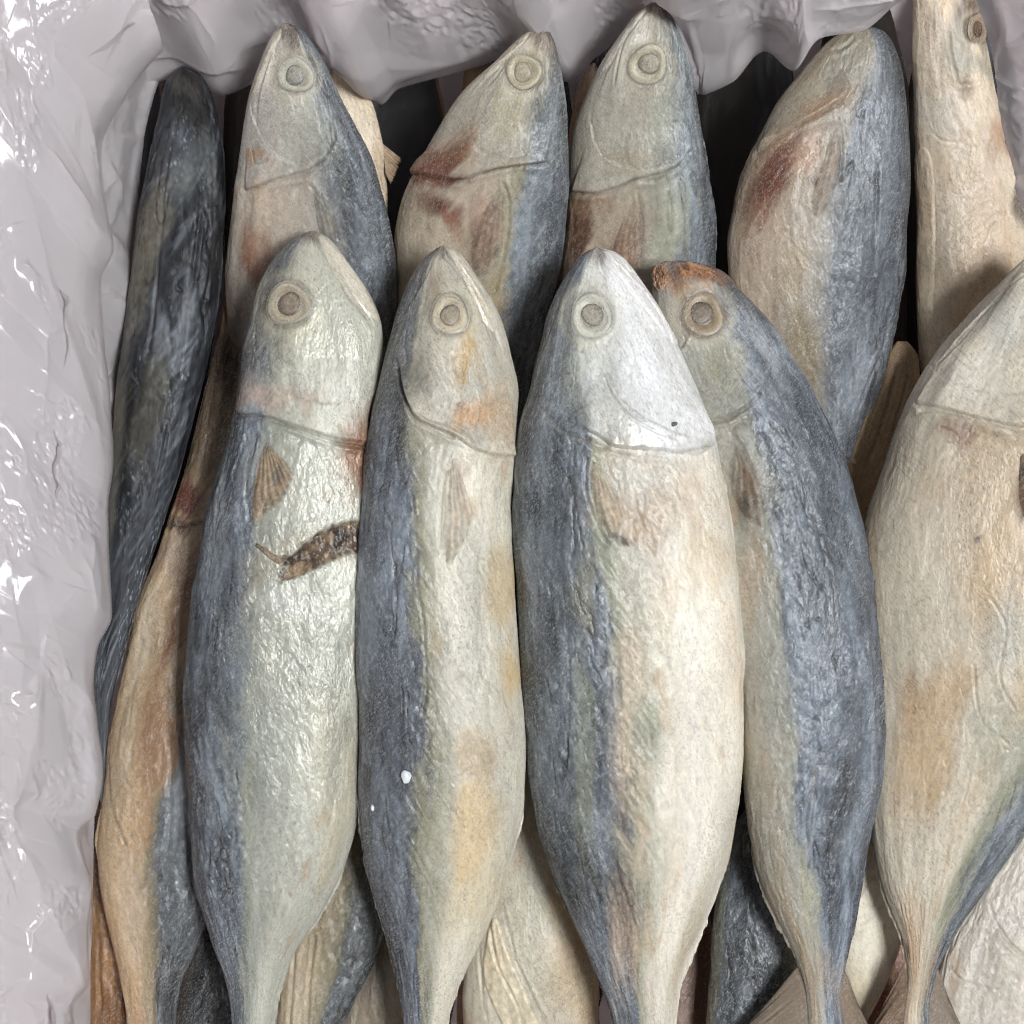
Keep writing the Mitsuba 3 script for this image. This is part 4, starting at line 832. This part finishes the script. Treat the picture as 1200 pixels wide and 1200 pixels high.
mackerel('thin tan strip of a salted mackerel showing left of the topmost head', dict(
    L=[(694, 74), (684, 84), (670, 122), (662, 180), (660, 260), (664, 340), (676, 420)], R=[(698, 74), (706, 90), (716, 130), (724, 200), (726, 280), (720, 360), (700, 420)],
    z=[(0, -0.014), (0.4, -0.022), (1, -0.044)], k=0.5, side=1, b=0.7, hide=230, res=2.4, lineamt=0, pal=dict(belly=(186, 166, 138), belly2=(156, 120, 84), mid=(160, 148, 124)),
    grooves=[([(692, 90), (680, 130), (672, 200)], 2.0, 2.0, 0.4)]))
mackerel('brown cream salted mackerel on its side at the left, half under the wounded one', dict(
    L=[(272, 320), (264, 335), (258, 385), (247, 425), (238, 460), (224, 520), (204, 585), (184, 645), (160, 712), (143, 780), (130, 850), (119, 915), (112, 975), (115, 1030), (125, 1080), (138, 1140), (147, 1200), (150, 1290)],
    R=[(284, 320), (296, 335), (306, 400), (312, 470), (322, 540), (322, 620), (316, 700), (304, 780), (290, 860), (276, 940), (262, 1010), (248, 1065), (230, 1115), (212, 1160), (206, 1205), (204, 1290)],
    z=[(0, -0.032), (0.12, -0.024), (0.3, -0.020), (0.7, -0.020), (1, -0.024)], k=0.34, n=2.3, res=2.4, side=1, b=[(0, 0.45), (0.5, 0.1), (0.75, 0.05), (1, 0.2)], soft=0.12, lineamt=0.4, rough=1.7, wrink=0.9,
    pal=dict(back=(92, 98, 101), back2=(51, 54, 57), mid=(136, 122, 94), belly=(188, 160, 124), belly2=(150, 100, 58), headc=(140, 120, 92), headd=(110, 100, 84), line=(112, 106, 80)),
    stains_and_light=[(262, 430, 34, 60, (74, 56, 42), 0.9), (250, 510, 30, 60, (104, 80, 58), 0.8, 12), (222, 590, 24, 22, (128, 66, 48), 1.0), (268, 415, 12, 12, (48, 36, 30), 0.8), (214, 622, 20, 10, (80, 40, 30), 0.8), (215, 660, 24, 30, (150, 128, 108), 0.6), (205, 760, 18, 110, (136, 92, 56), 1.0, 10), (172, 740, 10, 80, (206, 190, 160), 0.6, 12), (185, 870, 24, 120, (146, 104, 64), 1.0, 6), (148, 900, 12, 100, (206, 186, 152), 0.6, 8), (160, 1060, 20, 80, (196, 176, 150), 0.6, -6), (170, 980, 14, 60, (180, 140, 90), 0.6), (215, 520, 20, 60, (110, 92, 66), 0.6, 15)],
    grooves=[([(190, 618), (212, 616), (236, 612)], 2.6, 3.4, 0.8), ([(240, 440), (228, 500), (216, 560)], 2.4, 2.2, 0.5), ([(124, 860), (130, 930), (146, 990)], 2.2, 2.4, 0.4), ([(196, 850), (200, 950), (192, 1020)], 3.0, 1.6, 0.25)],
    fringes=[('dorsal_fin', 'r', 1060, 1240, 12, (60, 66, 70)), ('belly_fin', 'l', 840, 1010, 10, (186, 166, 136), 0, 40, 0.1)]))
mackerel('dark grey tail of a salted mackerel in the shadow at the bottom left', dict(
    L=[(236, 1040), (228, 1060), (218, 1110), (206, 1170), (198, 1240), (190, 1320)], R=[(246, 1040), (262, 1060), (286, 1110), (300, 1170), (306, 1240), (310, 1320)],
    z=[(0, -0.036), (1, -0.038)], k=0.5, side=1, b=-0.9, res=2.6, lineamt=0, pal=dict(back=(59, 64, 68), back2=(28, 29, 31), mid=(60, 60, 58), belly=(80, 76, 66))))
mackerel('orange brown dried flank in the bottom left corner by the plastic', dict(
    L=[(108, 930), (100, 950), (96, 1020), (100, 1080), (102, 1150), (104, 1220), (104, 1300)], R=[(114, 930), (128, 960), (150, 1020), (166, 1080), (176, 1150), (180, 1220), (180, 1300)],
    z=[(0, -0.026), (1, -0.036)], k=0.4, side=1, b=0.9, res=2.4, lineamt=0, rough=2.0, wrink=1.6, pal=dict(belly=(176, 128, 76), belly2=(130, 80, 38), mid=(120, 84, 50)),
    stains_and_light=[(112, 980, 16, 60, (90, 62, 42), 0.8)], grooves=[([(110, 1060), (120, 1120), (116, 1200)], 2.4, 3.0, 0.5), ([(130, 1080), (138, 1140), (134, 1210)], 2.4, 3.0, 0.4)]))
mackerel('grey green salted mackerel showing between the wounded one and the slim one at the bottom', dict(
    L=[(400, 930), (384, 950), (356, 1010), (336, 1080), (328, 1150), (324, 1220), (322, 1300)], R=[(420, 930), (440, 955), (452, 1010), (450, 1070), (436, 1130), (410, 1180), (392, 1230), (380, 1300)],
    z=[(0, -0.026), (1, -0.028)], k=0.45, side=1, b=[(0, 0.5), (0.5, 0.1), (1, 0.2)], res=2.1, rough=1.8, lineamt=0.3,
    pal=dict(back=(107, 115, 118), back2=(58, 62, 64), mid=(128, 118, 94), belly=(176, 160, 128), belly2=(140, 112, 76)),
    stains_and_light=[(350, 1150, 14, 70, (196, 176, 146), 0.8), (380, 1060, 40, 60, (122, 108, 78), 0.6), (400, 1000, 30, 40, (104, 94, 68), 0.6)],
    grooves=[([(346, 1110), (342, 1160), (340, 1220)], 2.2, 2.6, 0.4), ([(368, 1100), (362, 1160), (360, 1220)], 2.2, 2.4, 0.3)]))
mackerel('scrap of tan mackerel flank at the bottom beside the tail of the slim one', dict(
    L=[(440, 1090), (424, 1110), (404, 1160), (394, 1220), (390, 1300)], R=[(450, 1090), (470, 1110), (496, 1160), (520, 1220), (530, 1300)],
    z=[(0, -0.036), (1, -0.034)], k=0.4, side=-1, b=0.9, res=2.4, rough=1.6, lineamt=0, pal=dict(belly=(168, 152, 128), belly2=(130, 108, 82), mid=(120, 116, 104)),
    stains_and_light=[(430, 1140, 24, 30, (120, 116, 108), 0.6)]))
mackerel('smooth cream salted mackerel with folded fin, under the slim and the widest ones', dict(
    L=[(618, 900), (600, 920), (576, 1000), (556, 1080), (546, 1150), (542, 1220), (546, 1310)], R=[(632, 900), (652, 930), (676, 1000), (694, 1070), (706, 1140), (706, 1220), (698, 1310)],
    z=[(0, -0.022), (1, -0.030)], k=0.4, side=1, b=1.1, soft=0.25, res=2.1, rough=0.6, lineamt=0, wrink=0.2,
    pal=dict(belly=(198, 190, 168), belly2=(182, 162, 126), mid=(176, 146, 98)),
    stains_and_light=[(668, 1080, 20, 80, (180, 138, 84), 0.6, -8), (620, 1080, 30, 60, (186, 184, 156), 0.6), (680, 1160, 30, 30, (196, 170, 122), 0.6)],
    grooves=[([(574, 1070), (584, 1130), (606, 1180), (620, 1230)], 1.8, 2.2, 0.25), ([(590, 1060), (604, 1120), (630, 1180), (650, 1220)], 1.8, 2.0, 0.25), ([(562, 1100), (566, 1160), (576, 1220)], 1.8, 2.0, 0.25)],
    patches=[('folded_fin', [(572, 1076), (584, 1072), (600, 1122), (624, 1176), (640, 1218), (600, 1225), (576, 1180), (562, 1140)], 3.2, 4, dict(tint=(222, 206, 172), amt=0.6, rays=(575, 1040, 60), raydepth=0.25, raydark=0.1))],
    fringes=[('anal_fin', 'r', 1090, 1230, 9, (150, 128, 96))]))
mackerel('brown fin edged mackerel scrap under the tail of the slim one', dict(
    L=[(546, 1120), (538, 1140), (532, 1190), (530, 1260)], R=[(552, 1120), (566, 1140), (580, 1190), (590, 1260)],
    z=[(0, -0.040), (1, -0.042)], k=0.4, side=1, b=1.4, res=2.6, lineamt=0, pal=dict(belly=(150, 104, 66), belly2=(110, 70, 40), mid=(110, 80, 52))))
mackerel('dark blue grey back of a salted mackerel low between the two right hand tails', dict(
    L=[(880, 940), (862, 960), (842, 1020), (834, 1080), (830, 1150), (828, 1220), (830, 1310)], R=[(890, 940), (906, 965), (926, 1030), (938, 1090), (942, 1140), (928, 1200), (900, 1260), (880, 1310)],
    z=[(0, -0.026), (1, -0.028)], k=0.6, side=1, b=[(0, -0.9), (0.5, -0.9), (1, -0.8)], res=2.1, lineamt=0.1, rough=1.2,
    pal=dict(back=(91, 99, 107), back2=(50, 55, 59), mid=(104, 108, 98), belly=(120, 118, 98)),
    stains_and_light=[(925, 1120, 16, 50, (116, 116, 92), 0.7)], fringes=[('dorsal_fin', 'r', 1030, 1180, 12, (132, 128, 102))]))
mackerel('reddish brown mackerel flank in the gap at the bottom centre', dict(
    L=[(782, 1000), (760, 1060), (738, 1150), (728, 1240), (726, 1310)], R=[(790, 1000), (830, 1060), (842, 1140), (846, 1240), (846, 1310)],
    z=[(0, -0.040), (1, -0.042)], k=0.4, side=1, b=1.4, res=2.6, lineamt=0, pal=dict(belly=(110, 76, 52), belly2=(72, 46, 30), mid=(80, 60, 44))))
mackerel('pale cream belly with a pointed end between the two right hand tails', dict(
    L=[(1010, 930), (1000, 950), (990, 1010), (984, 1070), (982, 1110), (988, 1150), (1004, 1196), (1010, 1206)], R=[(1022, 930), (1040, 950), (1054, 1010), (1060, 1060), (1056, 1100), (1040, 1150), (1018, 1196), (1012, 1206)],
    z=[(0, -0.022), (1, -0.026)], k=0.42, side=1, b=1.3, res=2.1, lineamt=0, wrink=0.4, pal=dict(belly=(230, 222, 200), belly2=(216, 200, 166), mid=(196, 170, 126)),
    stains_and_light=[(1050, 1120, 10, 40, (120, 66, 40), 0.8, 10), (1006, 1190, 12, 10, (196, 160, 120), 0.6)]))
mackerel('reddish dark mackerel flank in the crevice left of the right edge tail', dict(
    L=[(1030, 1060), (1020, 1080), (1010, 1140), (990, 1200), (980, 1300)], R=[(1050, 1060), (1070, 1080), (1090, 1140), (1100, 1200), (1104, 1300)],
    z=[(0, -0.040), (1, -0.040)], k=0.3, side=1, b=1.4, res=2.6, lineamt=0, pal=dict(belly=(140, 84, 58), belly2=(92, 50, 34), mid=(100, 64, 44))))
mackerel('pinkish grey salted mackerel belly filling the bottom right corner', dict(
    L=[(1230, 930), (1200, 950), (1160, 1010), (1126, 1070), (1102, 1130), (1090, 1190), (1084, 1250), (1080, 1310)], R=[(1250, 930), (1290, 950), (1330, 1010), (1350, 1080), (1360, 1150), (1350, 1220), (1330, 1270), (1300, 1310)],
    z=[(0, -0.020), (1, -0.024)], k=0.28, side=1, b=0.9, soft=0.3, res=2.1, lineamt=0.1, rough=1.2, wrink=1.0,
    pal=dict(belly=(198, 188, 174), belly2=(178, 158, 132), mid=(168, 164, 152)),
    stains_and_light=[(1190, 1150, 30, 50, (186, 180, 150), 0.5), (1150, 1100, 30, 30, (206, 192, 178), 0.5)],
    grooves=[([(1110, 1130), (1130, 1150), (1170, 1160)], 2.0, 1.8, 0.2), ([(1160, 1060), (1180, 1100), (1200, 1120)], 2.0, 1.6, 0.15)]))
mackerel('tan ribbed mackerel belly wedged under the slate backed and red stained ones', dict(
    L=[(1050, 400), (1036, 420), (1012, 470), (994, 520), (990, 560), (996, 600), (1006, 640)], R=[(1064, 400), (1076, 420), (1078, 470), (1062, 520), (1044, 560), (1030, 600), (1016, 640)],
    z=[(0, -0.022), (1, -0.030)], k=0.4, side=-1, b=1.3, res=2.0, rough=1.0, lineamt=0, pal=dict(belly=(170, 138, 96), belly2=(128, 94, 58), mid=(120, 96, 66)),
    grooves=[([(1052, 430), (1036, 490), (1012, 550)], 2.2, 3.0, 0.5), ([(1064, 440), (1048, 500), (1020, 560)], 2.2, 3.0, 0.5), ([(1040, 430), (1020, 490), (1002, 540)], 2.2, 3.0, 0.5)]))
r0 = np.random.default_rng(5)
SKIP = [(0, 8), (1, 0), (1, 1), (1, 7), (1, 8)]
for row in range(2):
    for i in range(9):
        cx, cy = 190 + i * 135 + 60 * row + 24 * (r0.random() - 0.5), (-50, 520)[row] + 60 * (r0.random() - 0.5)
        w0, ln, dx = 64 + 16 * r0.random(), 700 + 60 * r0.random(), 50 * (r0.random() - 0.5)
        c_ = [(34, 30, 26), (28, 29, 31), (38, 31, 26)][int(3 * r0.random())]  # near-black skin tones paint in the shade of the deep gaps
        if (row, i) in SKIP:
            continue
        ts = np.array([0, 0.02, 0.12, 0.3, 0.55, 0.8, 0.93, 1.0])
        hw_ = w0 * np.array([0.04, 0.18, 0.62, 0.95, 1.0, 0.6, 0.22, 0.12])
        mackerel('shadowed mackerel of the bottom layer, gap shade painted into its skin', dict(
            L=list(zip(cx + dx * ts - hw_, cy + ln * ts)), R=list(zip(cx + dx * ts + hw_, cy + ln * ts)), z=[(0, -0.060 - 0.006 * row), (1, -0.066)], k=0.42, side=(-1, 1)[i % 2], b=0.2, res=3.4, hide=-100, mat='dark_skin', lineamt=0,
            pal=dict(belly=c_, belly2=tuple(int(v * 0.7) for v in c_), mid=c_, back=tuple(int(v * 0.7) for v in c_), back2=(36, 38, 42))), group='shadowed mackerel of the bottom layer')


# --- grains of salt ---------------------------------------------------------------
scene['salt'] = {'type': 'principled', 'base_color': {'type': 'rgb', 'value': [0.80, 0.82, 0.84]}, 'roughness': 0.25, 'specular': 0.6}
for n, (fi, x, y, sx, sy, lb) in enumerate([(1, 478, 910, 6.5, 8, 'white grain of salt on the blue grey back of the slim mackerel'), (1, 437, 946, 2.5, 4, 'tiny pale salt grain at the left edge of the slim mackerel')]):
    f = FISHES[fi]
    i, j = f.at(x, y)
    g = trimesh.creation.icosphere(subdivisions=2)
    r1 = np.random.default_rng(n)
    pl = r1.standard_normal((14, 3)); pl /= np.linalg.norm(pl, axis=1, keepdims=True)
    v = np.array(g.vertices)
    for p in pl:
        d = v @ p
        v -= np.maximum(d - 0.8, 0)[:, None] * p
    v = v * [sx * S0, sy * S0, 5 * S0 * min(1, sx / 5)] + f.X[i, j] + f.n0[i, j] * 2.0 * S0 * min(1, sx / 5)
    key = 'salt_grain' + (f'_{n:03d}' if n else '')
    rig(key, (v, np.array(g.faces)), 'salt', smooth=25)
    labels[key] = dict(label=lb, category='salt grain')
if 0: print('tris', sum(len(v[1]) for v in meshkit.WRITTEN.values()))
